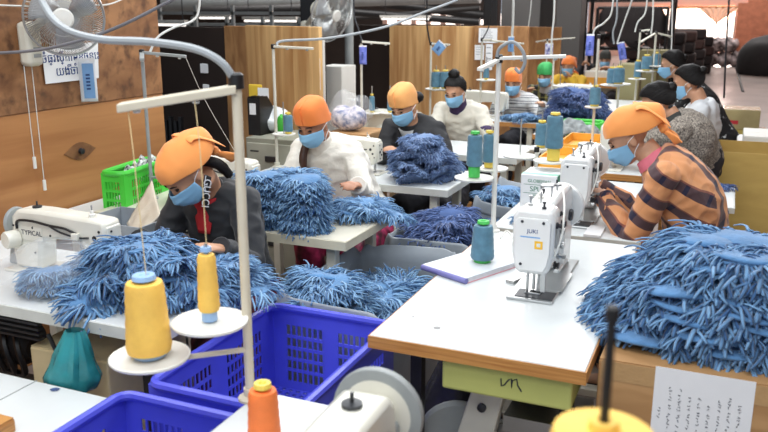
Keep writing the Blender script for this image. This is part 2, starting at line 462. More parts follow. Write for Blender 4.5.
# ---------------------------------------------------------------- builders: tables, machines, stands, cones, crates
def table(name, label, lo, hi, z=.76, th=.04, edge=M_EDGE, top=M_LAM, rz=0, motor=True, drawer=None, group='sewing tables', legs=True, legm=None, back=False, pedal=True):
    """local origin at the floor under the table's middle; lo, hi = opposite corners in the room"""
    cx, cy = (lo[0] + hi[0]) / 2, (lo[1] + hi[1]) / 2; wx, wy = hi[0] - lo[0], hi[1] - lo[1]
    t = thing(name, label, 'table', (cx, cy, 0), rz, group)
    legm = legm or M_OFFW
    MB().b2((-wx/2 + .004, -wy/2 + .004, z - th), (wx/2 - .004, wy/2 - .004, z)).build('tabletop', top, t, bevel=.003, smooth=0)
    mb = MB()
    for lo_, hi_ in (((-wx/2, -wy/2), (wx/2, -wy/2 + .004)), ((-wx/2, wy/2 - .004), (wx/2, wy/2)), ((-wx/2, -wy/2 + .004), (-wx/2 + .004, wy/2 - .004)), ((wx/2 - .004, -wy/2 + .004), (wx/2, wy/2 - .004))):
        mb.b2((lo_[0], lo_[1], z - th), (hi_[0], hi_[1], z - .003))
    mb.build('edge_band', edge, t, smooth=0)
    if legs:
        long_x = wx > wy
        for s in (-1, 1):
            for q in (-1, 1):
                px, py = (s * (wx/2 - .1), q * (wy/2 - .08)) if long_x else (q * (wx/2 - .08), s * (wy/2 - .1))
                MB().b2((px - .022, py - .022, .03), (px + .022, py + .022, z - th)).build('leg', legm, t, bevel=.004, smooth=0)
            if long_x: MB().b2((s * (wx/2 - .1) - .03, -wy/2, 0), (s * (wx/2 - .1) + .03, wy/2, .035)).build('foot', legm, t, bevel=.004, smooth=0)
            else: MB().b2((-wx/2, s * (wy/2 - .1) - .03, 0), (wx/2, s * (wy/2 - .1) + .03, .035)).build('foot', legm, t, bevel=.004, smooth=0)
        if long_x: MB().b2((-wx/2 + .1, -.02, .3), (wx/2 - .1, .02, .34)).build('crossbar', legm, t, smooth=0)
        else: MB().b2((-.02, -wy/2 + .1, .3), (.02, wy/2 - .1, .34)).build('crossbar', legm, t, smooth=0)
    return t

def sewing_machine(label, loc, rz=0, heavy=False, brand=('TYPICAL', 'back'), group='lockstitch sewing machines', sc=1.0, detail=True, wheel=0):
    """needle at the origin on the table top, arm towards -X, operator at +Y"""
    t = thing('sewing_machine', label, 'sewing machine', loc, rz, group)
    t.scale = (sc,) * 3
    H = .355 if heavy else .27; A0 = H - (.15 if heavy else .115); yb = .078 if heavy else .05; Lm = .5
    MB().b2((-Lm, -.088, .0), (.075, .088, .012)).build('bed_plate', M_STEEL if heavy else M_ENAMEL, t, bevel=.004, smooth=0)
    if heavy:
        MB().b2((-.03, -.06, .012), (.06, .085, .0145)).build('needle_plate', M_DSTEEL, t, bevel=.001, smooth=0)
        MB().b2((-.3, .0, .012), (-.05, .1, .014)).build('slide_plate', M_STEEL, t, bevel=.001, smooth=0)
    else:
        MB().b2((-.045, -.05, .012), (.05, .05, .0145)).build('needle_plate', M_STEEL, t, bevel=.001, smooth=0)
    # body outline in x-z
    if heavy:
        pts = [(-Lm + .02, .012), (-.315, .012), (-.305, A0 - .06), (-.27, A0 - .01), (-.09, A0), (-.07, A0 - .06), (-.055, A0 - .1), (.03, A0 - .1), (.055, A0 - .05), (.058, H - .06), (.04, H - .02), (-.02, H), (-.3, H + .012), (-.43, H + .008), (-.47, H - .05), (-Lm + .01, .2)]
    else:
        pts = [(-Lm + .03, .012), (-.325, .012), (-.315, A0 - .03), (-.28, A0), (-.09, A0 + .012), (-.075, A0 - .045), (-.06, A0 - .085), (.012, A0 - .085), (.035, A0 - .03), (.05, H - .05), (.04, H - .006), (-.05, H), (-.3, H + .008), (-.43, H + .004), (-.465, H - .03), (-Lm + .02, .13)]
    if heavy:
        zb = A0 - .1; hd = MB().prism([(-.052, zb), (.052, zb), (.066, zb + .02), (.078, zb + .075), (.078, H - .03), (.06, H - .002), (-.06, H - .002), (-.078, H - .03), (-.078, zb + .075), (-.066, zb + .02)], -.075, .056, 'x')
        yb = .052
    MB().prism(pts, -yb, yb, 'y').build('machine_body', M_ENWHITE if heavy else M_ENAMEL, t, bevel=.016, smooth=35)
    # face cover on the needle end
    if heavy:
        hd.build('head_casing', M_ENWHITE, t, bevel=.012, smooth=35)
        zb = A0 - .085; MB().prism([(-.045, zb), (.045, zb), (.058, zb + .025), (.067, zb + .07), (.067, H - .045), (.055, H - .03), (-.055, H - .03), (-.067, H - .045), (-.067, zb + .07), (-.058, zb + .025)], .056, .066, 'x').build('face_plate', M_ENWHITE, t, bevel=.004, smooth=0)
        for k, (x, y, h) in enumerate(((-.02, -.03, .03), (.02, .03, .02), (-.16, .02, .045), (-.2, -.02, .02), (-.27, .02, .03))):
            MB().lathe([(.009, 0), (.009, .006), (.004, .008), (.004, h), (.007, h), (.007, h + .006), (0, h + .007)], (x, y, H + .0), (0, 0, 1), 12).build('thread_guide', M_DSTEEL if k % 2 else M_STEEL, t)
        MB().tube(curve_pts([(.03, .079, A0 - .03), (.02, .1, A0 + .05), (-.06, .09, H - .01), (-.18, .06, H + .03), (-.28, .04, H + .03)], 24), .004, 8).build('air_hose', M_WHITEP, t)
        for k, (x, z, r, l) in enumerate(((.03, A0 - .06, .014, .02), (-.02, A0 - .04, .01, .035), (.02, H - .06, .012, .02), (-.05, H - .03, .01, .014), (-.12, A0 + .03, .013, .03), (-.17, A0 + .05, .013, .03), (-.24, A0 + .02, .009, .012))):
            yy = .078 if x > -.07 else .052
            MB().lathe([(r, 0), (r * 1.1, l * .3), (r * .6, l * .5), (r * .9, l), (0, l + .001)], (x, yy, z), (0, 1, 0), 14).build('operator_knob', (M_BLACK, M_STEEL, M_DSTEEL)[k % 3], t)
        MB().b2((-.05, .078, A0 - .09), (.035, .1, A0 - .075)).build('hand_lever', M_STEEL, t, bevel=.003, smooth=0)
        MB().b2((-.02, -.03, .012), (.02, .03, .02)).build('feed_dog', M_STEEL, t, bevel=.002, smooth=0)
    else:
        MB().b2((.04, -.042, A0 - .06), (.052, .042, H - .03)).build('face_plate', M_ENAMEL, t, bevel=.008, smooth=0)
    MB().cyl((0, 0, .03), (0, 0, A0 - .05), .006, n=10).build('needle_bar', M_STEEL, t)
    MB().cyl((0, 0, .008), (0, 0, .05), .0016, n=6).build('needle', M_STEEL, t)
    mb = MB(); mb.cyl((.0, .018, .05), (.0, .018, A0 - .05), .005, n=8); mb.b2((-.012, -.012, .014), (.014, .03, .02)); mb.b2((-.004, .012, .018), (.004, .022, .055))
    mb.build('presser_foot', M_STEEL, t, smooth=0)
    if heavy:
        mb = MB(); mb.b2((.012, .03, .03), (.03, .05, A0 - .06)); mb.cyl((.02, -.02, .02), (.02, -.02, A0 - .06), .006, n=8); mb.build('walking_foot', M_STEEL, t, bevel=.002, smooth=0)
    # hand wheel and belt guard
    w0 = -Lm - .002
    if heavy:
        MB().lathe([(.03, 0), (.095, .004), (.1, .012), (.1, .026), (.09, .034), (.03, .036), (.026, .05), (0, .052)], (-.455, 0, A0 + .05), (-1, 0, 0), 32).build('hand_wheel', M_ENWHITE, t)
        MB().lathe([(.03, 0), (.03, .018), (.022, .024), (0, .025)], (-.33, -.03, H - .002), (0, -.1, 1), 20).build('oil_cap', M_STEEL, t)
    else:
        wr_ = (wheel or .066) / .066
        MB().lathe([(.03, 0), (.062 * wr_, .004), (.066 * wr_, .012), (.066 * wr_, .02), (.058 * wr_, .028), (.05 * wr_, .03), (.05 * wr_, .02), (.025, .034), (.02, .05), (0, .051)], (w0 + .025, 0, A0 + .045), (-1, 0, 0), 32).build('hand_wheel', M_GREYP if not wheel else M_ENAMEL, t)
        if wheel: MB().lathe([(.064 * wr_, .003), (.0675 * wr_, .004), (.0685 * wr_, .012), (.0675 * wr_, .022), (.0655 * wr_, .022), (.0655 * wr_, .006), (.064 * wr_, .004)], (w0 + .025, 0, A0 + .045), (-1, 0, 0), 36).build('wheel_rim', M_GREYP, t)
        MB().lathe([(.036, 0), (.038, .004), (.038, .05), (.034, .056), (0, .057)], (-.44, -yb, .145), (-.25, -1, 0), 22).build('servo_cap', M_ENAMEL, t)
        MB().prism([(-Lm - .07, .0), (-.44, .0), (-.44, .16), (-.47, .2), (-Lm - .03, .17)], .0, yb, 'y').build('belt_guard', M_GREYP, t, bevel=.01, smooth=0)
    # thread guides, tension dials, spool pin, levers
    yd = .078 if heavy else yb
    for k, (x, z) in enumerate(((-.02, A0 + .005), (-.02, A0 + .06)) if heavy else ((-.03, A0 + .02), (-.065, A0 + .05))):
        MB().lathe([(.016, 0), (.018, .006), (.01, .01), (.014, .018), (.012, .026), (0, .027)], (x, yd, z), (0, 1, 0), 16).build('tension_dial', M_STEEL, t)
    MB().b2((-.005, yd, A0 + .0), (.012, yd + .012, A0 + .09)).build('take_up_lever', M_STEEL, t, bevel=.002, smooth=0)
    MB().cyl((-.06, 0, H - .01), (-.06, 0, H + .045), .003, n=8).build('thread_post', M_STEEL, t)
    MB().lathe([(.014, 0), (.014, .016), (.008, .02), (.008, .03), (0, .031)], (-.045 if not heavy else -.12, -.015, H - .004), (0, 0, 1), 14).build('pressure_screw', M_WHITEP, t)
    MB().lathe([(.02, 0), (.02, .01), (.004, .012), (.004, .03), (0, .03)], (-.36, .0, H + .004), (0, 0, 1), 16).build('bobbin_winder', M_DSTEEL, t)
    MB().b2((-.3, yb, A0 - .0), (-.2, yb + .004, A0 + .055)).build('service_cover', M_STEEL if heavy else M_ENAMEL, t, bevel=.002, smooth=0)
    MB().lathe([(.024, 0), (.026, .008), (.022, .014), (0, .015)], (-.4, yb, A0 + .03), (0, 1, 0), 20).build('stitch_dial', M_DSTEEL, t)
    if detail:
        if heavy:
            for y, z in ((-.04, A0 - .06), (.04, H - .045), (-.04, H - .045)):
                MB().lathe([(.006, 0), (.005, .003), (0, .0035)], (.066, y, z), (1, 0, 0), 10).build('screw', M_DSTEEL, t)
        else:
            for y, z, r in ((-.02, H - .05, .005), (.012, H - .085, .007), (-.015, H - .1, .012), (.012, H - .125, .009), (-.012, H - .15, .006)):
                MB().lathe([(r, 0), (r * .9, .003), (0, .0035)], (.052, y, z), (1, 0, 0), 12).build('screw', M_BLACK, t)
            for x, z, r in ((.015, H - .05, .006), (-.012, H - .08, .011), (.006, H - .112, .008), (.02, H - .14, .005), (-.02, H - .15, .004), (-.25, A0 + .02, .005), (-.18, A0 + .06, .004), (-.345, A0 + .045, .006), (-.345, .09, .005), (-.455, .2, .005)):
                MB().lathe([(r, 0), (r * .9, .003), (0, .0035)], (x, -yb, z), (0, -1, 0), 12).build('screw', M_BLACK, t)
            MB().tube(curve_pts([(-.43, -yb - .006, .19), (-.42, -yb - .008, .225), (-.34, -yb - .008, .232), (-.24, -yb - .008, .222), (-.16, -yb - .008, .218), (-.1, -yb - .006, .2)], 20), .0055, 8).build('oil_pipe', M_BLACK, t)
            MB().tube(curve_pts([(-.25, -yb - .006, .222), (-.19, -yb - .008, .2), (-.1, -yb - .006, .185), (-.04, -yb - .004, .19)], 14), .004, 6).build('oil_pipe', M_DSTEEL, t)
            MB().b2((-.12, -yb - .02, A0 + .02), (-.085, -yb, A0 + .05)).build('lifter_block', M_ENAMEL, t, bevel=.004, smooth=0)
    if brand and brand[1] == 'back':
        MB().b2((-.41, -yb - .003, .142), (-.295, -yb, .205)).build('name_plate', M_ENAMEL, t, bevel=.002, smooth=0)
        text(brand[0], .03, M_INK, t, Matrix.Translation((-.352, -yb - .0035, .176)) @ Matrix.Rotation(PI / 2, 4, 'X'))
    if brand and brand[1] == 'face':
        text(brand[0], .022, M_INKB, t, Matrix.Translation((.0665, .0, A0 + .07)) @ Matrix.Rotation(PI / 2, 4, 'Z') @ Matrix.Rotation(PI / 2, 4, 'X'))
        MB().b2((.066, .01, A0 + .005), (.0672, .04, A0 + .035)).build('yellow_sticker', mat('sticker_yellow', (240, 190, 50), .5), t, smooth=0)
        MB().b2((.0672, .018, A0 + .013), (.0676, .032, A0 + .027)).build('sticker_mark', M_WHITEP, t, smooth=0)
        MB().b2((.066, -.045, A0 + .045), (.0664, .03, A0 + .05)).build('blue_line', M_TAGB, t, smooth=0)
    return t

def thread_cone(label, loc, m=M_TEAL, core=M_CYEL, h=.17, r0=.034, r1=.026, group=None, tall_core=0, rot=(0, 0, 0), ck=.66):
    t = thing('thread_cone', label, 'thread cone', loc, 0, group); t.rotation_euler = rot
    z0 = .012 + tall_core
    MB().lathe([(r0 * .72, 0), (r0 * .72, z0 + .004), (r1 * .3, h + z0 + .006), (r1 * ck, h + z0 + .008), (r1 * ck * .9, h + z0 + .008 + .015 * ck), (r1 * ck * .5, h + z0 + .008 + .015 * ck), (0, h + z0 + .004)], n=20).build('core', core, t)
    prof = [(r0 * .7, z0)]
    nb = 12
    for i in range(nb + 1):
        u = i / nb; r = r0 + (r1 - r0) * u + (.0012 if i % 2 else 0)
        if i == 0: r -= .003
        if i == nb: r -= .002
        prof.append((r, z0 + h * u))
    prof.append((r1 * .62, z0 + h + .002))
    MB().lathe(prof, n=28).build('thread_winding', m, t)
    return t

def stand(label, base, top, arms=(), discs=(), m=M_OFFW, r=.009, group='thread stands', clamp=True):
    """pole from base up to top z; arms: (dx,dy,dz_from_top,len_vec); discs: (dx,dy,z,rad)"""
    b = Vector(base)
    t = thing('thread_stand', label, 'thread stand', b, 0, group)
    h = top - b.z
    MB().cyl((0, 0, 0), (0, 0, h), r, n=12).build('pole', m, t)
    MB().lathe([(.03, 0), (.03, .006), (.016, .012), (.016, .03), (0, .031)], n=16).build('base', m, t)
    MB().lathe([(r * 1.5, 0), (r * 1.5, r * 2.6), (r, r * 3), (0, r * 3)], (0, 0, h - .01), (0, 0, 1), 12).build('cap', M_BLACK, t)
    for a in arms:
        p = Vector((0, 0, h - a[0])); q = p + Vector(a[1]); d = (q - p).normalized(); s = d.cross(Vector((0, 0, 1))).normalized()
        hw = a[2] if len(a) > 2 else .012; th_ = max(.014, hw * .8)
        mb = MB(); mb.add([p - s * hw, q - s * hw, q + s * hw, p + s * hw, p - s * hw + Vector((0, 0, th_)), q - s * hw + Vector((0, 0, th_)), q + s * hw + Vector((0, 0, th_)), p + s * hw + Vector((0, 0, th_))],
            [(0, 3, 2, 1), (4, 5, 6, 7), (0, 1, 5, 4), (1, 2, 6, 5), (2, 3, 7, 6), (3, 0, 4, 7)])
        mb.build('guide_arm', m, t, bevel=.003, smooth=0)
        for k in (.35, .85):
            c = p.lerp(q, k); MB().lathe([(.007, -.004), (.009, 0), (.007, .004)], c + Vector((0, 0, -.004)), (0, 0, 1), 10).build('thread_eye', M_STEEL, t)
    for dx, dy, z, rad in discs:
        c = Vector((dx, dy, z - b.z))
        MB().lathe([(0, -.004), (rad * .96, -.004), (rad, 0), (rad, .004), (rad * .95, .005), (rad * .9, .002), (0, .002)], c, (0, 0, 1), 32).build('spool_disc', M_WHITEP, t)
        MB().cyl(c + Vector((0, 0, .002)), c + Vector((0, 0, .19)), .004, n=8).build('spool_pin', M_STEEL, t)
        MB().tube([(0, 0, c.z - .012), (dx, dy, c.z - .012)], .007, 8).build('spool_bracket', m, t)
    return t

def crate(name, label, loc, size, m, rz=0, group=None, rows=5, floor_m=None, wins=2, rim_t=.014):
    wx, wy, h = size; t = thing(name, label, 'crate', loc, rz, group)
    th = .005
    def wall(p0, d, L, nm):
        p0 = Vector(p0); d = Vector(d); nrm = Vector((-d.y, d.x, 0)); mb = MB()
        def seg(u0, u1, z0, z1, tk=th):
            c = p0 + d * ((u0 + u1) / 2) + Vector((0, 0, (z0 + z1) / 2))
            mb.box(c, (u1 - u0, tk, z1 - z0), rz=math.atan2(d.y, d.x))
        n = wins if L > .4 else 1
        gap = L * .12 if n == 2 else L * .16
        ww = (L - gap * (n + 1)) / n
        zl, zh = h * .12, h * .8
        seg(0, L, 0, zl); seg(0, L, zh, h)
        u = 0
        for k in range(n):
            seg(u, u + gap, zl, zh); u += gap
            nb = max(5, int(ww / .02))
            for j in range(nb):
                a = u + ww * (j + .72) / nb; seg(a, a + ww / nb * .3, zl, zh)
            for i in range(1, rows):
                z = zl + (zh - zl) * i / rows; seg(u, u + ww, z - .006, z + .006, th * 1.2)
            u += ww
        seg(u, L, zl, zh)
        mb.build(nm, m, t, smooth=0)
    x, y = wx / 2, wy / 2
    wall((-x, -y, 0), (1, 0, 0), wx, 'side_panel'); wall((-x, y, 0), (1, 0, 0), wx, 'side_panel')
    wall((-x, -y, 0), (0, 1, 0), wy, 'side_panel'); wall((x, -y, 0), (0, 1, 0), wy, 'side_panel')
    mb = MB(); n1, n2 = int(wx / .028), int(wy / .028)
    for i in range(n1 + 1): X = -x + wx * i / n1; mb.b2((X - .007, -y, 0), (X + .008, y, .006))
    for i in range(n2 + 1): Y = -y + wy * i / n2; mb.b2((-x, Y - .007, 0.0005), (x, Y + .007, .0065))
    mb.build('bottom', floor_m or m, t, smooth=0)
    c = .04; pts = []
    for sx, sy, a0 in ((1, 1, 0), (-1, 1, 90), (-1, -1, 180), (1, -1, 270)):
        for k in range(6):
            a = R(a0 + 18 * k); pts.append((sx * (x - c) + c * math.cos(a), sy * (y - c) + c * math.sin(a), h))
    pts.append(pts[0]); pts.append(pts[1])
    MB().tube(pts, rim_t, 8, lat=None).build('rim', m, t)
    return t

def carton(name, label, lo, hi, m=M_CARD, open_=False, group=None, rz=0, tape=True, cat='carton'):
    cx, cy = (lo[0] + hi[0]) / 2, (lo[1] + hi[1]) / 2; x, y, h = (hi[0] - lo[0]) / 2, (hi[1] - lo[1]) / 2, hi[2] - lo[2]
    t = thing(name, label, cat, (cx, cy, lo[2]), rz, group)
    if open_:
        k = .006; mb = MB()
        mb.b2((-x, -y, 0), (x, y, k)); mb.b2((-x, -y, 0), (x, -y + k, h)); mb.b2((-x, y - k, 0), (x, y, h)); mb.b2((-x, -y, 0), (-x + k, y, h)); mb.b2((x - k, -y, 0), (x, y, h))
        mb.build('box_body', m, t, smooth=0)
    else:
        MB().b2((-x, -y, 0), (x, y, h)).build('box_body', m, t, bevel=.006, smooth=0)
        for s in (-1, 1):
            MB().b2((-x + .002, min(s * .002, s * (y - .004)), h), (x - .002, max(s * .002, s * (y - .004)), h + .003)).build('flap', m, t, smooth=0)
        if tape: MB().b2((-x - .001, -.025, h + .0032), (x + .001, .025, h + .0042)).build('tape', M_TAPE, t, smooth=0)
    return t

# ---------------------------------------------------------------- fringed mop heads
def mop_meshes(seed, rx=.13, ry=.075, n=120, flen=(.06, .1), droop=.7, wid=.0048, pad_t=.014, out=1.0, jit=.4, gap=0):
    rnd = random.Random(seed)
    fr = MB()
    ncl = max(8, n // 7); cl = [(2 * PI * (k + rnd.random() * .7) / ncl, rnd.uniform(-.5, .5), rnd.uniform(-.3, .25)) for k in range(ncl)]
    for k in range(n):
        # strands hang in small locks: each lock shares a lean
        a0, ln, dz = cl[k % ncl]; a = a0 + rnd.gauss(0, 1.6 / ncl); r_ = rnd.uniform(.62, .98)
        if gap and abs((a + PI / 2 + PI) % (2 * PI) - PI) < gap: continue
        p = Vector((rx * r_ * math.cos(a), ry * r_ * math.sin(a), pad_t * rnd.uniform(-.1, .9)))
        d = Vector((math.cos(a) / rx, math.sin(a) / ry, 0)).normalized(); tn = Vector((-d.y, d.x, 0))
        d = (d * out + tn * (ln + rnd.uniform(-jit, jit)) + Vector((0, 0, .25 + dz + rnd.uniform(-.2, .25)))).normalized()
        L = rnd.uniform(*flen) * rnd.choice((.7, 1, 1, 1.12)) + rx * (1 - r_) * .8; pts = [p]; seg = 5
        bend = rnd.uniform(-.25, .25)
        for i in range(seg):
            d = (d + tn * (bend + rnd.uniform(-jit, jit) * .5) + Vector((0, 0, -droop * rnd.uniform(.2, 1)))).normalized()
            p = p + d * (L / seg); pts.append(p)
        w_ = wid * rnd.uniform(.75, 1.25)
        rr = [w_ * .8, w_, w_, w_, w_ * .95, w_ * .7]; fr.tube(pts, rr, 4, ry=[q * .45 for q in rr])
    pad = MB()
    pad.lathe([(.0, -.5), (.9, -.5), (1, -.2), (1, .2), (.93, .5), (.5, .62), (0, .66)], n=28)
    ph = rnd.uniform(0, 6)
    pad.v = [(x * rx, y * ry, z * pad_t + .008 * math.sin(2.2 * x + ph) + .004 * math.sin(3 * y + ph)) for x, y, z in pad.v]
    a = fr.mesh('fringe'); b = pad.mesh('pad'); b.shade_smooth(); a.shade_smooth()
    return a, b
MOPS = {}
def mop_set(key, count, mf, mp, **kw):
    out = []
    for s in range(count):
        a, b = mop_meshes(hash_(key) + s, **kw); a.materials.append(mf); b.materials.append(mp); out.append((a, b))
    MOPS[key] = out
def hash_(s): return sum(ord(c) * (i + 3) for i, c in enumerate(s)) % 10007
mop_set('bright', 7, M_MOP, M_MOPL, rx=.145, ry=.09, n=155, flen=(.06, .09), wid=.0056, droop=.42, pad_t=.017)
mop_set('bare', 4, M_MOP, M_MOPL, rx=.15, ry=.1, n=130, flen=(.06, .09), wid=.0056, droop=.42, pad_t=.02, gap=.95)
mop_set('stack', 6, M_MOPP, M_MOPL, rx=.092, ry=.062, n=190, flen=(.035, .06), wid=.0031, droop=.3, pad_t=.012)
mop_set('tight', 6, M_MOPF, M_MOPF, rx=.07, ry=.05, n=190, flen=(.028, .048), wid=.0034, droop=.4, jit=.6)
mop_set('pale', 6, M_MOPP, M_MOPL, rx=.11, ry=.07, n=170, flen=(.05, .08), wid=.0036, droop=.35)
mop_set('navy', 6, M_MOPN, M_MOPNL, rx=.11, ry=.065, n=170, flen=(.05, .08), wid=.0038, droop=.4)
_rm = random.Random(7)
def mop(key, loc, rot, label, group, sc=1.0, name='mop_head'):
    a, b = _rm.choice(MOPS[key])
    p = bpy.data.objects.new(name, b); COL.objects.link(p)
    p.location = loc; p.rotation_euler = rot; p.scale = (sc,) * 3
    tag(p, label, 'mop head', group)
    q = bpy.data.objects.new('fringe', a); COL.objects.link(q); q.parent = p
    return p
def heap(key, c, rx, ry, h, n, label, group, tilt=.35, sc=1.0, seed=0, top_bias=1.0):
    """a loose mound of mop heads: shells from the rim up to the top"""
    rnd = random.Random(seed)
    for k in range(n):
        u = (k + .5) / n
        z = h * u ** top_bias
        rr = math.sqrt(max(0, 1 - u)) * rnd.uniform(.55, 1.0)
        a = k * 2.39996 + rnd.uniform(-.3, .3)
        x, y = rx * rr * math.cos(a), ry * rr * math.sin(a)
        # lie against the mound's slope
        tx = -y / max(ry, .01) * tilt + rnd.uniform(-.15, .15); ty = x / max(rx, .01) * tilt + rnd.uniform(-.15, .15)
        mop(key, (c[0] + x, c[1] + y, c[2] + .02 + z), (tx, ty, rnd.uniform(0, 6.28)), label, group, sc * rnd.uniform(.9, 1.1))
# ---------------------------------------------------------------- people
M_SKIN = mat('skin', (196, 148, 118), .5, var=.06, scale=12)
M_SKIN2 = mat('skin_tan', (168, 116, 88), .5, var=.06, scale=12)
M_HAIR = mat('black_hair', (16, 13, 13), .55, var=.3, scale=40, bump=.3, bscale=120, spec=.3)
M_HAIRB = mat('brown_hair', (62, 38, 28), .4, var=.3, scale=40, bump=.3, bscale=120)
M_MASK = mat('mask_blue', (136, 188, 224), .75, var=.04, scale=10, bump=.1, bscale=60)
M_LOOP = mat('ear_loop', (232, 236, 240), .7)
M_SCARF = mat('orange_scarf', (250, 160, 84), .75, var=.07, scale=5, bump=.2, bscale=14, sheen=.2)
M_SCARFR = mat('deep_orange_scarf', (246, 136, 62), .75, var=.07, scale=5, bump=.2, bscale=14, sheen=.2)
M_SCARFP = mat('pale_orange_scarf', (246, 176, 104), .75, var=.07, scale=5, bump=.2, bscale=14, sheen=.2)
M_SCARFG = mat('green_scarf', (66, 172, 96), .75, var=.07, scale=5, bump=.2, bscale=14)
M_EYE = mat('dark_eye', (30, 22, 20), .3, var=0)
M_SHOE = mat('dark_sandal', (40, 36, 36), .6)

def ik(S, W, l1, l2, pole):
    S, W = Vector(S), Vector(W); d = W - S; L = min(d.length, (l1 + l2) * .995); u = d.normalized()
    x = (l1 * l1 - l2 * l2 + L * L) / (2 * L); y = math.sqrt(max(0, l1 * l1 - x * x))
    p = Vector(pole) - u * u.dot(Vector(pole)); p = p.normalized()
    return S + u * x + p * y, S + u * L

def hand_into(mb, W, fwd, palm_n, side, curl=.5, k=1.0):
    """palm plus five bent fingers, thumb on the inner side"""
    f = Vector(fwd).normalized(); n = Vector(palm_n); n = (n - f * f.dot(n)).normalized(); s = f.cross(n).normalized() * side
    W = Vector(W)
    mb.tube([W - f * .01, W + f * .03, W + f * .065, W + f * .085], [.024, .034, .037, .032], 10, lat=s, ry=[.017, .015, .014, .011])
    for j, (off, L, r) in enumerate(((-.027, .066, .0086), (-.009, .076, .0088), (.0095, .071, .0086), (.027, .055, .0076))):
        p = W + f * .072 + s * off; d = (f + s * off * 3.0).normalized(); pts = [p - d * .02, p]
        for i, fr in enumerate((.42, .32, .26)):
            d = (d + n * curl * (.55 + .25 * i)).normalized(); p = p + d * L * fr; pts.append(p)
        mb.tube(pts, [r, r, r * .98, r * .9, r * .7], 8); mb.ell(p, (r * .72,) * 3, nu=8, nv=6)
    p = W + f * .022 - s * .026; d = (f * .75 - s * .75 + n * .35).normalized(); pts = [p + s * .012]
    pts.append(p)
    for fr in (.034, .028):
        p = p + d * fr; pts.append(p); d = (d + f * .45 + s * .25 + n * .2 * curl).normalized()
    mb.tube(pts, [.0125, .0115, .0105, .008], 8); mb.ell(p, (.008,) * 3, nu=8, nv=6)

def shell(fn_r, edge, cen, nu=40, nv=14, seed=0, fold=.0, box=0):
    """cap-like shell: fn_r radii, edge(az)->polar angle of the rim; az 0 = front (-Y)"""
    off = Vector((seed * 2.3, seed, 0))
    def fn(u, v):
        az = 2 * PI * u; th = edge(az) * (v ** .9)
        d = Vector((math.sin(th) * math.sin(az), -math.sin(th) * math.cos(az), math.cos(th)))
        rr = Vector(fn_r(az, th))
        if box:
            e = box; q = Vector([abs(c) ** (2 / 1) for c in d]); g = (abs(d.x) ** e + abs(d.y) ** e + abs(d.z) ** e) ** (-1 / e); d = d * g
        p = Vector((d.x * rr.x, d.y * rr.y, d.z * rr.z))
        if fold: p *= 1 + fold * (noise.noise(p * 18 + off) + .8 * (1 - 2.2 * abs(noise.noise(Vector((p.x * 14, p.y * 7, p.z * 7)) + off))))
        return Vector(cen) + p
    return MB().grid(fn, nu, nv, closed=True)

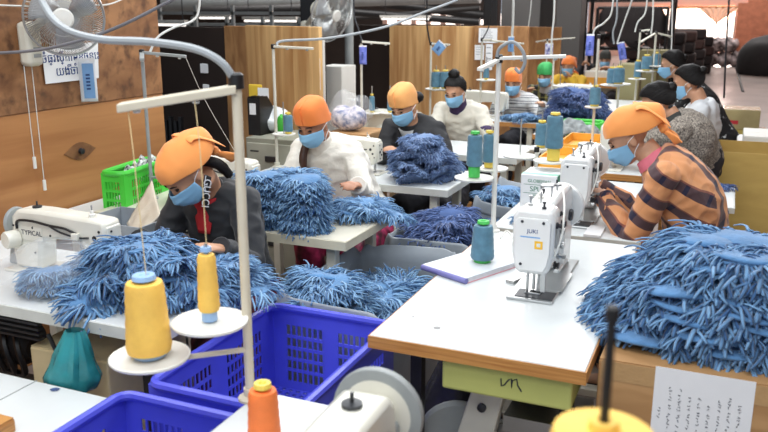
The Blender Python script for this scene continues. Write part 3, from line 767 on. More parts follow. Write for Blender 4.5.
def person(label, loc, rz, head, pitch=.5, yaw=0, roll=0, hands=None, shirt=None, pants=None, skin=None, hair=M_HAIR, bun=None, pony=False, hat=None, hatm=None,
           collar=None, inner=None, vox=.008, mask=True, gloves=None, hunch=.03, sleeve=1.0, stool='', hipz=.53, build=1.0, hairlow=False, group=None, grip=None, elbow=(0, .35, -1), neckdown=.142, openfront=False, wr=.006, hs=.92):
    """seated figure; local origin on the floor under the seat, facing -Y; head = local centre of the head"""
    skin = skin or M_SKIN
    t = thing('person', label, 'person', loc, rz, group)
    P = Vector((0, 0, hipz)); standing = hipz > .7; H = Vector(head)
    RH = Matrix.Rotation(yaw, 3, 'Z') @ Matrix.Rotation(pitch, 3, 'X') @ Matrix.Rotation(roll, 3, 'Y')
    Nk = H + Matrix.Rotation(pitch * .85, 3, 'X') @ Vector((0, .05, -neckdown))
    Wst = P.lerp(Nk, .36) + Vector((0, hunch * .8, 0)); C = P.lerp(Nk, .68) + Vector((0, hunch * 1.3, 0)); Sh = P.lerp(Nk, .915) + Vector((0, hunch * .6, 0))
    k = build
    lat = (1, 0, 0)
    def legpts(s):
        h_ = P + Vector((s * .085, -.02, -.03))
        if standing: return h_, Vector((s * .1, -.03, .47)), Vector((s * .1, .03, .09))
        return h_, Vector((s * .13, -.42, .5)), Vector((s * .12, -.38, .09))
    spine = [P + Vector((0, 0, -.09)), P, Wst, C, Sh, Nk, Nk + Vector((0, -.005, .03))]
    tw = [.15, .172, .148, .17, .165, .068, .05]; td = [.11, .125, .105, .118, .095, .062, .05]
    body = MB()
    def torso(mb, inf, top=len(spine)):
        sp = curve_pts(spine[:top], 4 * (top - 1)); m = len(sp)
        a = [np.interp(i / (m - 1) * (top - 1), range(top), tw[:top]) * k + inf for i in range(m)]
        b = [np.interp(i / (m - 1) * (top - 1), range(top), td[:top]) * k + inf for i in range(m)]
        mb.tube(sp, [float(x) for x in a], 22, lat=lat, ry=[float(x) for x in b])
    torso(body, -.004)
    ax_up = (Nk - Sh).normalized()
    arms = []
    for s, hd in ((1, hands[0]), (-1, hands[1])):
        S = Sh + Vector((s * .152 * k, .0, .0)); pole = Vector((s * elbow[1], elbow[0], elbow[2]))
        E, Wr = ik(S, hd, .285 * k, .245 * k, pole); arms.append((s, S, E, Wr))
        body.tube([Sh + Vector((s * .06, 0, .01)), S, S.lerp(E, .5), E, E.lerp(Wr, .4), Wr], [.05, .049, .042, .036, .037, .024], 12); body.ell(E, (.036,) * 3); body.ell(S, (.05,) * 3)
        fw = (Wr - E).normalized(); fw = (fw + Vector((-s * .15, -.5, -.05))).normalized() if grip is None else (fw + Vector(grip)).normalized()
        pn = Vector((-s * .25, 0, -1))
        g = MB() if gloves else body
        hand_into(g, Wr, fw, pn, s, .45)
        if gloves:
            g.tube([Wr - fw * .07, Wr - fw * .03, Wr], [.034, .032, .027], 12)
            gm = remesh(g, .005, 2); link('glove', gm, gloves, t)
    # neck and head
    neck_top = H + RH @ Vector((0, .03, -.06))
    body.tube([Nk - Vector((0, 0, .02)), Nk.lerp(neck_top, .5) + Vector((0, .008, 0)), neck_top], [.058, .05, .052], 14)
    def hp(p): return H + RH @ (Vector(p) * hs)
    def he(c, r): body.ell(hp(c), [q * hs for q in r], RH, 20, 14)
    he((0, .014, .035), (.073, .092, .083)); he((0, -.022, -.025), (.06, .07, .08)); he((0, -.05, -.083), (.034, .034, .026)); he((0, -.012, -.06), (.052, .055, .045))
    he((0, -.096, -.028), (.013, .016, .013)); body.tube([hp((0, -.083, .02)), hp((0, -.094, -.02))], [.008, .011], 8)
    he((0, -.077, .026), (.05, .016, .011)); he((0, -.086, -.061), (.02, .01, .006)); he((0, -.085, -.07), (.017, .01, .006))
    for s in (-1, 1):
        he((s * .072, .012, -.012), (.01, .019, .03)); he((s * .037, -.07, -.02), (.02, .018, .018))
    # legs
    for s in (-1, 1):
        hp_, kn, an = legpts(s)
        body.tube([hp_, hp_.lerp(kn, .5), kn], [.078, .066, .05], 14); body.ell(kn, (.05,) * 3)
        body.tube([kn, kn.lerp(an, .3), an], [.05, .05, .032], 12)
        body.tube([an + Vector((0, .03, -.05)), an + Vector((0, -.06, -.065)), an + Vector((0, -.15, -.07))], [.034, .036, .026], 10, lat=(1, 0, 0), ry=[.03, .024, .016])
    me = remesh(body, vox, 3); link('body', me, skin, t)
    # shirt
    if shirt:
        mb = MB(); torso(mb, .014, 6)
        for s, S, E, Wr in arms:
            We = E.lerp(Wr, sleeve)
            mb.tube([Sh + Vector((s * .05, 0, .005)), S, S.lerp(E, .5), E, E.lerp(We, .5), We], [.066, .066, .058, .053, .05, .04], 14); mb.ell(E, (.053,) * 3); mb.ell(S, (.064,) * 3)
        sm = remesh(mb, vox * 1.1, 3); wrinkle(sm, wr, 11, len(label))
        so = link('shirt', sm, shirt, t)
        for s, S, E, Wr in arms:
            We = E.lerp(Wr, sleeve); d = (We - E).normalized()
            MB().lathe([(.036, -.02), (.043, -.02), (.044, .006), (.04, .009), (.03, .006)], We, d, 18).build('cuff', shirt, so)
    if inner:
        # an inner shirt showing as a tongue at the open neckline
        fw = Vector((0, -1, 0))
        def fn(u, v):
            p = Nk.lerp(C, v * .75); wd = .058 * (1 - .55 * v); x = (u * 2 - 1) * wd
            dep = float(np.interp(v, [0, .5, 1], [.062, .1, .124])) * k + .016
            tn = (Nk - C).normalized(); nrm = Vector((1, 0, 0)).cross(tn); nrm = nrm if nrm.y < 0 else -nrm
            return p + nrm * dep * (1 - .35 * (u * 2 - 1) ** 2 * (1 - v)) + Vector((x, 0, 0))
        MB().grid(fn, 8, 8).build('inner_shirt', inner, t, solid=.008)
    if collar:
        cm, ch = collar
        c0 = Nk + Vector((0, 0, -.01)); ax = (neck_top - Nk).normalized()
        MB().lathe([(.072, -.012), (.07, .0), (.063, ch * .6), (.061, ch), (.056, ch + .003), (.05, ch - .01)], c0, ax, 24).build('collar', cm, t)
    if pants:
        mb = MB()
        mb.tube([P + Vector((0, 0, -.1)), P, P + Vector((0, .0, .07))], [.165, .182, .16], 20, lat=lat, ry=[.125, .135, .115])
        for s in (-1, 1):
            hp_, kn, an = legpts(s); an = an + Vector((0, 0, .04))
            mb.tube([hp_, hp_.lerp(kn, .5), kn], [.1, .088, .072], 14); mb.ell(kn, (.072,) * 3); mb.tube([kn, kn.lerp(an, .4), an], [.07, .072, .058], 12)
        pm = remesh(mb, max(.011, vox), 3); wrinkle(pm, .007, 9, 3); link('trousers', pm, pants, t)
    for s in (-1, 1):
        an = legpts(s)[2]
        MB().tube([an + Vector((0, .05, -.076)), an + Vector((0, -.06, -.076)), an + Vector((0, -.17, -.076))], [.036, .042, .03], 10, lat=(1, 0, 0), ry=[.013] * 3).build('sandal', M_SHOE, t)
    HM = Matrix.Translation(H) @ RH.to_4x4() @ Matrix.Scale(hs, 4)
    def hb(mb, nm, m, **kw):
        o = mb.build(nm, m, t, **kw); o.data.transform(HM); return o
    # eyes and brows
    for s in (-1, 1):
        mb = MB(); mb.ell((s * .03, -.079, .008), (.0145, .008, .0045), Matrix.Rotation(s * -.25, 3, 'Z')); hb(mb, 'eye', M_EYE)
        mb = MB(); mb.tube([(s * .015, -.09, .03), (s * .033, -.086, .034), (s * .05, -.073, .028)], [.0025, .0034, .002], 6); hb(mb, 'eyebrow', hair)
    # hair
    if hair:
        def edge(az):
            f = math.cos(az)   # 1 front, -1 back
            side = abs(math.sin(az))
            e = np.interp(f, [-1, -.4, .1, .5, 1], [2.45, 2.25, 1.75, 1.2, 1.0])
            return float(e)
        mb = shell(lambda az, th: (.083, .103, .094) if not hat else (.066, .086, .066), edge, (0, .014, .035), 40, 14, 1, .014 if not hat else 0); hb(mb, 'hair', hair, solid=.008)
    if hair and not hat and bun:
        # combed strands drawn back from the hairline into the knot
        mb = MB(); bd = (Vector(bun[0]) - Vector((0, .014, .035))).normalized(); rr_ = random.Random(len(label))
        for q in range(120):
            az = 2 * PI * q / 120 + rr_.uniform(-.02, .02); th = edge(az) * rr_.uniform(.93, 1.0)
            d0 = Vector((math.sin(th) * math.sin(az), -math.sin(th) * math.cos(az), math.cos(th))); ps = []
            for i in range(8):
                d = d0.lerp(bd, i / 7 * .97).normalized(); w = 1.03 + .02 * math.sin(i / 7 * PI) + rr_.uniform(-.004, .006)
                ps.append(Vector((d.x * .083 * w, d.y * .103 * w, d.z * .094 * w)) + Vector((0, .014, .035)))
            mb.tube(ps, [.003, .0045, .005, .005, .005, .005, .0045, .003], 5)
        hb(mb, 'combed_hair', hair)
    if bun:
        mb = MB(); mb.ell(bun[0], (bun[1],) * 2 + (bun[1] * .85,), None, 18, 12)
        for q in mb.v: pass
        mb.v = [tuple(Vector(p) + (Vector(p) - Vector(bun[0])).normalized() * .006 * noise.noise(Vector(p) * 60)) for p in mb.v]
        hb(mb, 'hair_bun', hair)
    if pony:
        mb = MB(); mb.tube(curve_pts(pony, 12), [.022] * 4 + [.024] * 5 + [.02] * 3 + [.008], 10); hb(mb, 'ponytail', hair)
    # mask
    if mask:
        def mf(u, v):
            a = (u * 2 - 1) * R(80); z = .0 - .1 * v
            if abs(u * 2 - 1) > .5: z = z * (1 - .35 * (abs(u * 2 - 1) - .5) / .5) - .012 * (abs(u * 2 - 1) - .5) / .5
            mid = math.cos(a)
            rx = .074 - .012 * v * v; ry = .101 + .026 * math.exp(-(((v - .35) / .35) ** 2)) * mid ** 3 - .018 * max(0, v - .75) / .25
            pl = .0018 * math.sin(v * PI * 7) * mid
            return (rx * math.sin(a) * 1.02, -(ry + pl) * math.cos(a) - .0, z)
        mo = hb(MB().grid(mf, 28, 20), 'face_mask', M_MASK, solid=.003)
        for s in (-1, 1):
            for z0, z1 in ((-.015, .008), (-.08, -.035)):
                mb = MB(); mb.tube(curve_pts([(s * .071, -.018, z0), (s * .077, -.004, (z0 + z1) / 2), (s * .082, .03, z1)], 8), .0018, 6)
                o = mb.build('ear_loop', M_LOOP, mo); o.data.transform(HM)
    # head covering
    if hat == 'bandana':
        def edge(az):
            return float(np.interp(math.cos(az), [-1, -.5, 0, .6, 1], [1.95, 1.9, 1.66, 1.42, 1.36]))
        def rad(az, th):
            bk = max(0, -math.cos(az)) * math.sin(min(th, PI / 2)); return (.088 + .012 * bk, .106 + .075 * bk, .108 + .012 * bk)
        mb = shell(rad, edge, (0, .012, .032), 56, 20, 3, .045); so = hb(mb, 'head_scarf', hatm, solid=.005, subs=1)
        kn = Vector((0, .15, -.045))
        mb = MB(); mb.ell(kn, (.03, .022, .02)); mb.ell(kn + Vector((.0, .0, .018)), (.018, .02, .02)); o = mb.build('scarf_knot', hatm, so); o.data.transform(HM)
        for s in (-1, 1):
            def tf(u, v, s=s):
                p = kn.lerp(kn + Vector((s * .045, .02, -.085)), v); wd = .012 + .03 * v
                return p + Vector((1, .25 * s, 0)) * ((u * 2 - 1) * wd) + Vector((0, .012 * math.sin(u * 6 + v * 3), 0))
            o = MB().grid(tf, 6, 8).build('scarf_tail', hatm, so, solid=.004); o.data.transform(HM)
        def ff(u, v):
            # loose flap falling over the back of the crown
            x = (u * 2 - 1) * (.082 - .02 * v); y = .085 + .105 * v - .02 * v * v; z = .13 - .125 * v * v - .03 * v - .5 * x * x / .09 + .009 * math.sin(7 * u + 4 * v)
            return (x, y + .012, z)
        o = MB().grid(ff, 14, 12).build('scarf_flap', hatm, so, solid=.005, subs=1); o.data.transform(HM)
    elif hat == 'cap':
        def edge(az):
            return float(np.interp(math.cos(az), [-1, -.5, 0, .6, 1], [1.8, 1.78, 1.68, 1.5, 1.44]))
        mb = shell(lambda az, th: (.077, .099, .13), edge, (0, .012, .026), 48, 22, 5, .016, box=3.4); so = hb(mb, 'head_scarf', hatm, solid=.005, subs=1)
        mb = MB(); mb.tube([(0.004, -.091, .05), (0.006, -.091, .1), (0, -.076, .148), (0, 0, .16)], .003, 6); o = mb.build('scarf_seam', hatm, so); o.data.transform(HM)
        mb = MB(); mb.ell((0.02, .122, .0), (.03, .018, .018)); o = mb.build('scarf_knot', hatm, so); o.data.transform(HM)
    if stool:
        st = thing('work_stool', 'plain wooden work stool under ' + stool, 'stool', loc, rz, 'work stools')
        MB().b2((-.16, -.13, .395), (.16, .16, .425)).build('seat', M_EDGE, st, bevel=.006, smooth=0)
        for sx in (-.13, .13):
            for sy in (-.1, .13): MB().b2((sx - .018, sy - .018, 0), (sx + .018, sy + .018, .395)).build('leg', M_EDGE, st, smooth=0)
    return t
# ================================================================ the left sewing lines
T = .76
t1 = table('sewing_table', 'white sewing table nearest the plywood wall, blue mop heads hanging over its edge', (-2.75, 1.75), (-1.47, 2.3), edge=M_WEDGE, legm=M_DARK)
t2 = table('sewing_table', 'cream edged sewing table under the tall square stack of blue mop heads', (-2.7, 2.83), (-1.38, 3.38), edge=mat('cream_edge', (206, 200, 178), .5), top=M_LAM2)
t3 = table('sewing_table', 'white sewing table of the woman in the dark jacket', (-2.5, 3.92), (-1.31, 4.47), edge=M_WEDGE)
t4 = table('sewing_table', 'white sewing table of the woman in the cream sweater', (-2.35, 4.97), (-1.2, 5.52), edge=M_WEDGE)
t6 = table('sewing_table', 'wood edged sewing table of the person in the striped shirt', (-2.2, 6.64), (-1.42, 7.1))
t7 = table('sewing_table', 'wood edged sewing table of the person in the yellow plaid shirt', (-1.68, 7.75), (-1.05, 8.2))
t8 = table('sewing_table', 'wood edged sewing table of the person in the yellow top', (-2.2, 9.25), (-1.45, 9.75))
t9 = table('sewing_table', 'farthest sewing table, under the white tub and orange tray', (-2.1, 10.5), (-1.1, 11.0))
# right lines
r1 = table('sewing_table', 'big white sewing table with thick wooden edge and lime drawer', (-.9, 1.985), (-.27, 3.245), legs=False)
r2 = table('sewing_table', 'white sewing table of the woman in the plaid shirt', (-.9, 3.3), (-.27, 4.5), edge=M_WEDGE)
r3 = table('sewing_table', 'white sewing table carrying the shallow orange trays', (-1.05, 4.72), (-.4, 5.95))
r4 = table('sewing_table', 'sewing table under the far heap of navy blue mop heads', (-1.35, 6.05), (-.6, 7.4))
r5 = table('sewing_table', 'sewing table behind the navy heap, beside the woman in the black print top', (-1.2, 7.55), (-.6, 8.8))
rs = table('work_table', 'small white side table behind the plaid shirt, blue cloth scraps on it', (-.22, 4.09), (.084, 4.66), th=.03, edge=M_WEDGE, group=None)
rb = table('work_table', 'narrow dark legged bench carrying the white foam box', (.1, 5.98), (.34, 7.1), th=.03, z=.7, edge=M_WEDGE, legm=M_DARK, group=None)
bl = table('work_table', 'low white bench in the bottom left corner', (-2.7, .85), (-1.52, 1.62), z=.6, edge=M_WEDGE, group=None)
MB().b2((-.0, -.385, .6), (.004, .385, .6012)).build('joint_line', M_GREYP, bl, smooth=0).location.x = .28
fgt = table('work_table', 'white worktop under the cream machine at the bottom edge', (-1.0, .55), (-.58, 1.56), edge=M_WEDGE, group=None)

# drawer, legs and machinery under the big right table (parts of it)
cx, cy = (-.9 - .27) / 2, (1.985 + 3.245) / 2
def L1(x, y): return (x - cx, y - cy)
xa, xb = Yp(443, 362, 2.03).x, Yp(572, 400, 2.03).x
za = .72; zb = Yp(440, 386, 2.03).z
a, b_ = L1(xa, 2.02), L1(xb, 2.5)
dr = MB().b2((a[0], a[1], zb), (b_[0], b_[1], za)).build('drawer', M_LIME, r1, bevel=.008, smooth=0)
dr['label'] = 'lime green drawer with a scrawled letter'
mk = [Vector((a[0] + (b_[0] - a[0]) * u, a[1] - .001, zb + (za - zb) * v)) for u, v in ((.47, .62), (.475, .4), (.5, .45), (.53, .62), (.55, .66), (.555, .4), (.56, .62), (.59, .68), (.6, .5), (.63, .34))]
MB().tube(mk, .0022, 5).build('marking', M_INK, dr)
for k, y in ((0, 2.2), (1, 3.05)):
    p = L1(-.62, y)
    MB().prism([(p[0] + .03, .72), (p[0] + .12, .72), (p[0] - .02, .02), (p[0] - .16, .02)], p[1] - .03, p[1] + .03, 'y').build('leg', M_OFFW, r1, bevel=.006, smooth=0)
    mb = MB()
    for x, z in ((p[0] + .045, .6), (p[0] + .02, .5)): mb.lathe([(.014, 0), (.014, .01), (.006, .012), (0, .013)], (x, p[1] - .03, z), (0, -1, 0), 12)
    mb.build('bolt', M_DSTEEL, r1)
    MB().b2((p[0] - .3, p[1] - .035, 0), (p[0] + .3, p[1] + .035, .04)).build('foot', M_OFFW, r1, bevel=.004, smooth=0)
p = L1(-.72, 2.1)
for x, nm in ((-.8, 'post'), (-.34, 'post')):
    q = L1(x, 2.14); MB().b2((q[0] - .018, q[1] - .018, 0), (q[0] + .018, q[1] + .018, .72)).build(nm, M_BLACK, r1, smooth=0)
q = L1(-.42, 2.3); mb = MB(); mb.b2((q[0] - .12, q[1] - .1, .42), (q[0] + .12, q[1] + .12, .47)); mb.b2((q[0] - .16, q[1] - .03, .36), (q[0] + .16, q[1] + .0, .4)); mb.build('cross_rail', M_STEEL, r1, smooth=0)
q = L1(-.5, 2.55); MB().lathe([(.02, -.14), (.075, -.13), (.085, -.1), (.085, .08), (.06, .1), (.05, .13), (0, .13)], (q[0], q[1], .52), (0, 1, 0), 24).build('motor', M_DARK, r1)
MB().lathe([(.12, 0), (.13, .01), (.13, .02), (.12, .03), (0, .03)], (q[0] - .2, q[1] - .3, .34), (.3, -1, 0), 26).build('drive_pulley', M_GREYP, r1)
q = L1(-.5, 2.35); MB().b2((q[0] - .16, q[1] - .1, .1), (q[0] + .16, q[1] + .12, .125)).build('treadle', M_DSTEEL, r1, smooth=0)
# motor and rods under the front left table
c0 = ((-2.75 - 1.47) / 2, (1.75 + 2.3) / 2)
q = Yp(14, 338, 1.95); q = Vector((q.x - c0[0], q.y - c0[1], q.z))
MB().lathe([(.02, -.15), (.07, -.14), (.08, -.1), (.08, .08), (.055, .1), (.04, .14), (0, .14)], q, (1, -.2, 0), 22).build('motor', M_DARK, t1)
mb = MB()
for k in range(5): mb.tube(curve_pts([q + Vector((-.12 + .05 * k, -.06, .1)), q + Vector((-.1 + .06 * k, -.11, .03)), q + Vector((-.06 + .05 * k, -.09, -.07)), q + Vector((-.1 + .03 * k, -.02, -.12))], 10), .011, 6)
mb.build('wiring', M_BLACK, t1)
a, b_ = Yp(48, 334, 1.77), Yp(74, 388, 1.765)
off = Vector((c0[0], c0[1], 0)); MB().tube([a - off, b_ - off, Vector((b_.x - c0[0] + .03, b_.y - c0[1], .1))], .007, 8).build('treadle_rod', M_BLACK, t1)
MB().b2((q.x - .12, q.y - .1, .08), (q.x + .08, q.y + .15, .105)).build('treadle', M_DSTEEL, t1, smooth=0)
mb = MB(); mb.b2((q.x - .1, q.y - .04, q.z + .05), (q.x + .1, q.y + .04, .715)); mb.b2((q.x - .24, q.y - .03, q.z - .06), (q.x + .1, q.y - .0, q.z - .03)); mb.build('motor_bracket', M_DSTEEL, t1, smooth=0)
mb = MB()
for k in range(6): mb.b2((q.x + .06, q.y - .16, q.z + .1 + .018 * k), (q.x + .3, q.y - .14, q.z + .108 + .018 * k))
mb.build('vent_grille', M_DSTEEL, t1, smooth=0)

# ================================================================ sewing machines
n = Z(118, 268, T); sewing_machine('cream sewing machine at the plywood wall behind the bag of mop heads', (n.x + .06, 2.08, T), 0, sc=.84)
n = Yp(250, 198, 3.2); sewing_machine('cream sewing machine behind the tall square stack of mop heads', (n.x, 3.2, T), 0, sc=.86)
n = Z(373, 174, T); sewing_machine('cream sewing machine left of the woman in the dark jacket', (n.x, 4.18, T), 0, sc=.76)
n = Z(440, 147, T); sewing_machine('pale sewing machine in front of the cream sweater', (-2.0, 5.25, T), 0, sc=.85, detail=False, brand=None)
sewing_machine('pale sewing machine beside the striped shirt', (-1.8, 6.86, T), 0, sc=.85, detail=False, brand=None)
sewing_machine('pale sewing machine beside the yellow plaid shirt', (-1.2, 8.0, T), 0, sc=.8, detail=False, brand=None)
sewing_machine('large white sewing machine with walking foot on the big table', (-.53, 2.5, T), R(-90), heavy=True, brand=('JUKI', 'face'), sc=.86)
sewing_machine('large white sewing machine in front of the plaid shirted woman', (-.57, 3.48, T), R(-90), heavy=True, brand=None, sc=.86)
sewing_machine('white sewing machine of the woman in the tweed jacket', (-.62, 4.85, T), R(-90), heavy=False, brand=None, detail=False)
wc = Yp(378, 404, 1.25); ang = R(92); dd = Vector((math.cos(ang), math.sin(ang), 0))
sewing_machine('cream sewing machine cut by the bottom edge, its hand wheel turned to us', (wc.x - dd.x * .46, wc.y - dd.y * .46, T), R(-88), sc=.94, brand=None, wheel=.092)

# ================================================================ thread stands and cones
def cone_on(label, st_base, d, m=M_TEAL, core=M_CYEL, **kw):
    return thread_cone(label, (st_base[0] + d[0], st_base[1] + d[1], d[2] + .0055), m, core, **kw)
# big blurred stand over the blue crates
SB = Vector((-1.0, 1.51, T)); top = Yp(236, 84, SB.y).z
tip = Yp(118, 103, 1.38); e0 = Vector((SB.x, SB.y, top))
dA = Yp(150, 357, 1.36); dB = Yp(210, 322, 1.44)
s_ = stand('tall cream thread stand over the blue crates, with two white discs', SB, top, arms=[(.02, (tip - e0), .024)], discs=[(dA.x - SB.x, dA.y - SB.y, dA.z, .092), (dB.x - SB.x, dB.y - SB.y, dB.z, .088)], r=.0115, m=mat('aged_cream_paint', (212, 204, 184), .4))
cone_on('fat yellow thread cone on the lower left white disc', SB, (dA.x - SB.x, dA.y - SB.y, dA.z), M_YTHR, M_CBLU, h=.165, r0=.052, r1=.042)
cone_on('slim yellow thread cone on the upper white disc', SB, (dB.x - SB.x, dB.y - SB.y, dB.z), M_YTHR, M_CBLU, h=.135, r0=.025, r1=.02, tall_core=.012)
q = Z(265, 448, T); thread_cone('orange thread cone on the worktop at the bottom edge', (q.x, q.y, T), M_OTHR, M_CYEL, h=.125, r0=.036, r1=.03)
# machine-side stand with the two teal cones
b = Z(493, 231, T); b.x = max(b.x, -.88); top = Yp(497, 60, b.y).z
d1 = Yp(474, 178, b.y - .05); d2 = Yp(491, 168.5, b.y + .12)
tipR = Yp(566, 58, b.y + .05); tipL = Yp(479, 70, b.y - .12); e0 = Vector((b.x, b.y, top))
stand('tall white thread stand with square gantry beside the walking foot machine', b, top, arms=[(.0, tipR - e0, .016), (.005, tipL - e0, .012)], discs=[(d1.x - b.x, d1.y - b.y, d1.z, .082), (d2.x - b.x, d2.y - b.y, d2.z, .075)], m=M_WHITEP, r=.011)
cone_on('teal thread cone with green core on the front disc of the gantry stand', b, (d1.x - b.x, d1.y - b.y, d1.z), M_TEAL, M_CGRN, h=.128, r0=.034, r1=.03, tall_core=.035)
cone_on('teal thread cone with yellow core behind the green cored one', b, (d2.x - b.x - .01, d2.y - b.y, d2.z), M_TEAL, M_CYEL, h=.12, r0=.029, r1=.027, tall_core=.012)
q = Z(482, 267, T); thread_cone('teal thread cone standing on the exercise book', (q.x, q.y, T + .0225), M_TEAL, M_CGRN, h=.125, r0=.044, r1=.035)
# stand behind the green and white carton
b = Yp(536, 165, 3.98); b.z = T
d1 = Yp(520, 156, 4.0); d2 = Yp(550, 161, 3.9); d3 = Yp(541, 148, 4.12)
stand('low white thread stand with discs behind the small green and white carton', b, Yp(536, 150, 3.98).z, discs=[(d1.x - b.x, d1.y - b.y, d1.z, .088), (d2.x - b.x, d2.y - b.y, d2.z, .082), (d3.x - b.x, d3.y - b.y, d3.z, .07)], m=M_WHITEP)
MB
cone_on('big teal thread cone raised on a yellow core, beside the orange scarf', b, (d2.x - b.x + .015, d2.y - b.y, d2.z), M_TEAL, M_CYEL, h=.155, r0=.044, r1=.038, tall_core=.05)
cone_on('teal thread cone left of and behind the one on the tall yellow core', b, (d3.x - b.x, d3.y - b.y, d3.z), M_TEAL, M_CYEL, h=.11, r0=.033, r1=.031)
# yellow thread at the bottom right, seen from above
q = _c + _ray(604, 424) * (.78 / FPX)
sb = Vector((q.x, q.y, 0)); rodtop = Yp(611, 309, q.y).z
st = stand('thin black rod thread stand at the bottom edge', sb, rodtop, discs=[(0, 0, q.z - .165, .06)], m=M_BLACK, r=.0045)
dd2 = st.children[:]
for o in dd2:
    if o.name.startswith('spool_disc'): o.data.materials[0] = mat('pale_green_plastic', (150, 185, 165), .5); o['label'] = 'pale green disc'
thread_cone('fat yellow thread cone seen from above at the bottom right edge', (q.x, q.y, q.z - .16), M_YTHR, M_YTHR, h=.14, r0=.056, r1=.05, ck=.3)

# the other thread stands, line by line: label, pole px, base Y, base z, top py, arm tips, discs (px, py, rad), packet
def stand_at(label, px, by, Y, top_py, base_z=T, arms=(), discs=(), m=M_OFFW, r=.009):
    base = Yp(px, by, Y); base.z = base_z; top = Yp(px, top_py, Y).z; e = Vector((base.x, base.y, top))
    A = [(.005, Yp(ax, ay, Y + dy) - e, .011) for ax, ay, dy in arms]
    D = []
    for dx, dy_, rad in discs:
        p = Yp(dx, dy_, Y - .02); D.append((p.x - base.x, p.y - base.y, p.z, rad))
    stand(label, base, top, arms=A, discs=D, m=m, r=r); return base, top, D
b, tp, D = stand_at('grey thread stand at the right end of the plywood wall', 149, 150, 3.15, 53, arms=[(186, 57, .05), (142, 60, -.05)], m=M_GREYP, discs=[(176, 178, .06)])
b, tp, D = stand_at('white thread stand in front of the filing cabinet', 277, 160, 4.12, 47, arms=[(313, 49, .0)], discs=[(284, 134, .07)])
cone_on('teal thread cone on the stand by the filing cabinet', b, (D[0][0] + .03, D[0][1], D[0][2]), h=.095, r0=.028, r1=.026)
b, tp, D = stand_at('white thread stand in front of the dark board, left of the dark jacket', 362, 150, 5.2, 42, arms=[(390, 44, .05)], discs=[(372, 113, .07), (390, 113, .07)])
for k, d in enumerate(D): cone_on(('slim pale blue thread cone on the stand by the dark board, left of two', 'slim pale blue thread cone on the stand by the dark board, right of two')[k], b, d, h=.1, r0=.02, r1=.018)
b, tp, D = stand_at('white thread stand with pale blue packet against the pale boards', 430, 120, 6.3, 44, arms=[(450, 45, .0)], discs=[(436, 89, .09), (445, 89, .08)])
for k, d in enumerate(D): cone_on(('teal thread cone against the pale boards, left of the hair bun, left of two', 'teal thread cone against the pale boards, right of two beside the hair bun')[k], b, d, h=.12, r0=.042, r1=.038)
b, tp, D = stand_at('white thread stand with cross arm in front of the notice board', 480, 110, 6.5, 40, arms=[(492, 40, .0), (524, 44, .1)], discs=[(486, 80, .08)])
cone_on('small teal thread cone below the notice board', b, D[0], h=.08, r0=.025, r1=.023)
b, tp, D = stand_at('white thread stand between the striped shirt and the green scarf', 551, 112, 7.85, 56, discs=[(560, 86, .07)])
b, tp, D = stand_at('thread stand above the green scarf with a flat bracket', 545, 90, 9.3, 40, arms=[(536, 42, .1), (575, 38, .1)], discs=[])
b, tp, D = stand_at('white thread stand with violet packet rising from the navy heap', 593, 128, 5.5, 37, discs=[(593, 107, .055)])
cone_on('teal thread cone threaded on the pole in front of the navy heap', b, (0.0, 0, D[0][2]), h=.11, r0=.038, r1=.034)
b, tp, D = stand_at('white thread stand with hanging violet packet and two teal cones', 617, 112, 7.2, 44, discs=[(612, 85, .1), (619, 84, .1)])
for k, d in enumerate(D): cone_on(('teal thread cone beside the far white tub, left of two', 'teal thread cone beside the far white tub, right of two')[k], b, (d[0], d[1] - .04 * k, d[2]), h=.12, r0=.05, r1=.044)
b, tp, D = stand_at('slim white thread stand at the olive panels', 635, 100, 7.9, 31, arms=[(650, 30, .0)], discs=[(637, 79, .08)])
cone_on('slim teal thread cone at the olive panels', b, D[0], h=.14, r0=.032, r1=.03)
b, tp, D = stand_at('white thread stand with long flat arm left of the black print top', 651, 95, 7.6, 33, arms=[(672, 37, .1), (641, 42, -.1)], discs=[(646, 71, .09), (658, 66, .08)])
cone_on('teal thread cone left of the black haired women, leaning left of two', b, D[0], h=.11, r0=.045, r1=.04)
cone_on('teal thread cone left of the black haired women, right of two', b, (D[0][0] + .075, D[0][1] + .05, D[0][2]), h=.13, r0=.04, r1=.037)
cone_on('teal thread cone low behind the orange scarf, at the white clip board', (-.72, 5.75, 0), (0, 0, T), h=.14, r0=.045, r1=.04)
# ================================================================ crates, bins and the mop heads
LC = 'blue crates under the thread stand'
table('work_table', 'low white platform under the two blue crates', (-1.45, .92), (-.96, 2.35), z=.328, th=.03, edge=M_WEDGE, group=None)
crate('plastic_crate', 'empty blue slotted crate between the front tables, its inside in full view', (-1.2, 1.995, .33), (.47, .68, .32), M_BLUEC)
crate('plastic_crate', 'blue slotted crate at the bottom left edge, in front of the empty one', (-1.235, 1.26, .33), (.45, .64, .32), M_BLUEC)

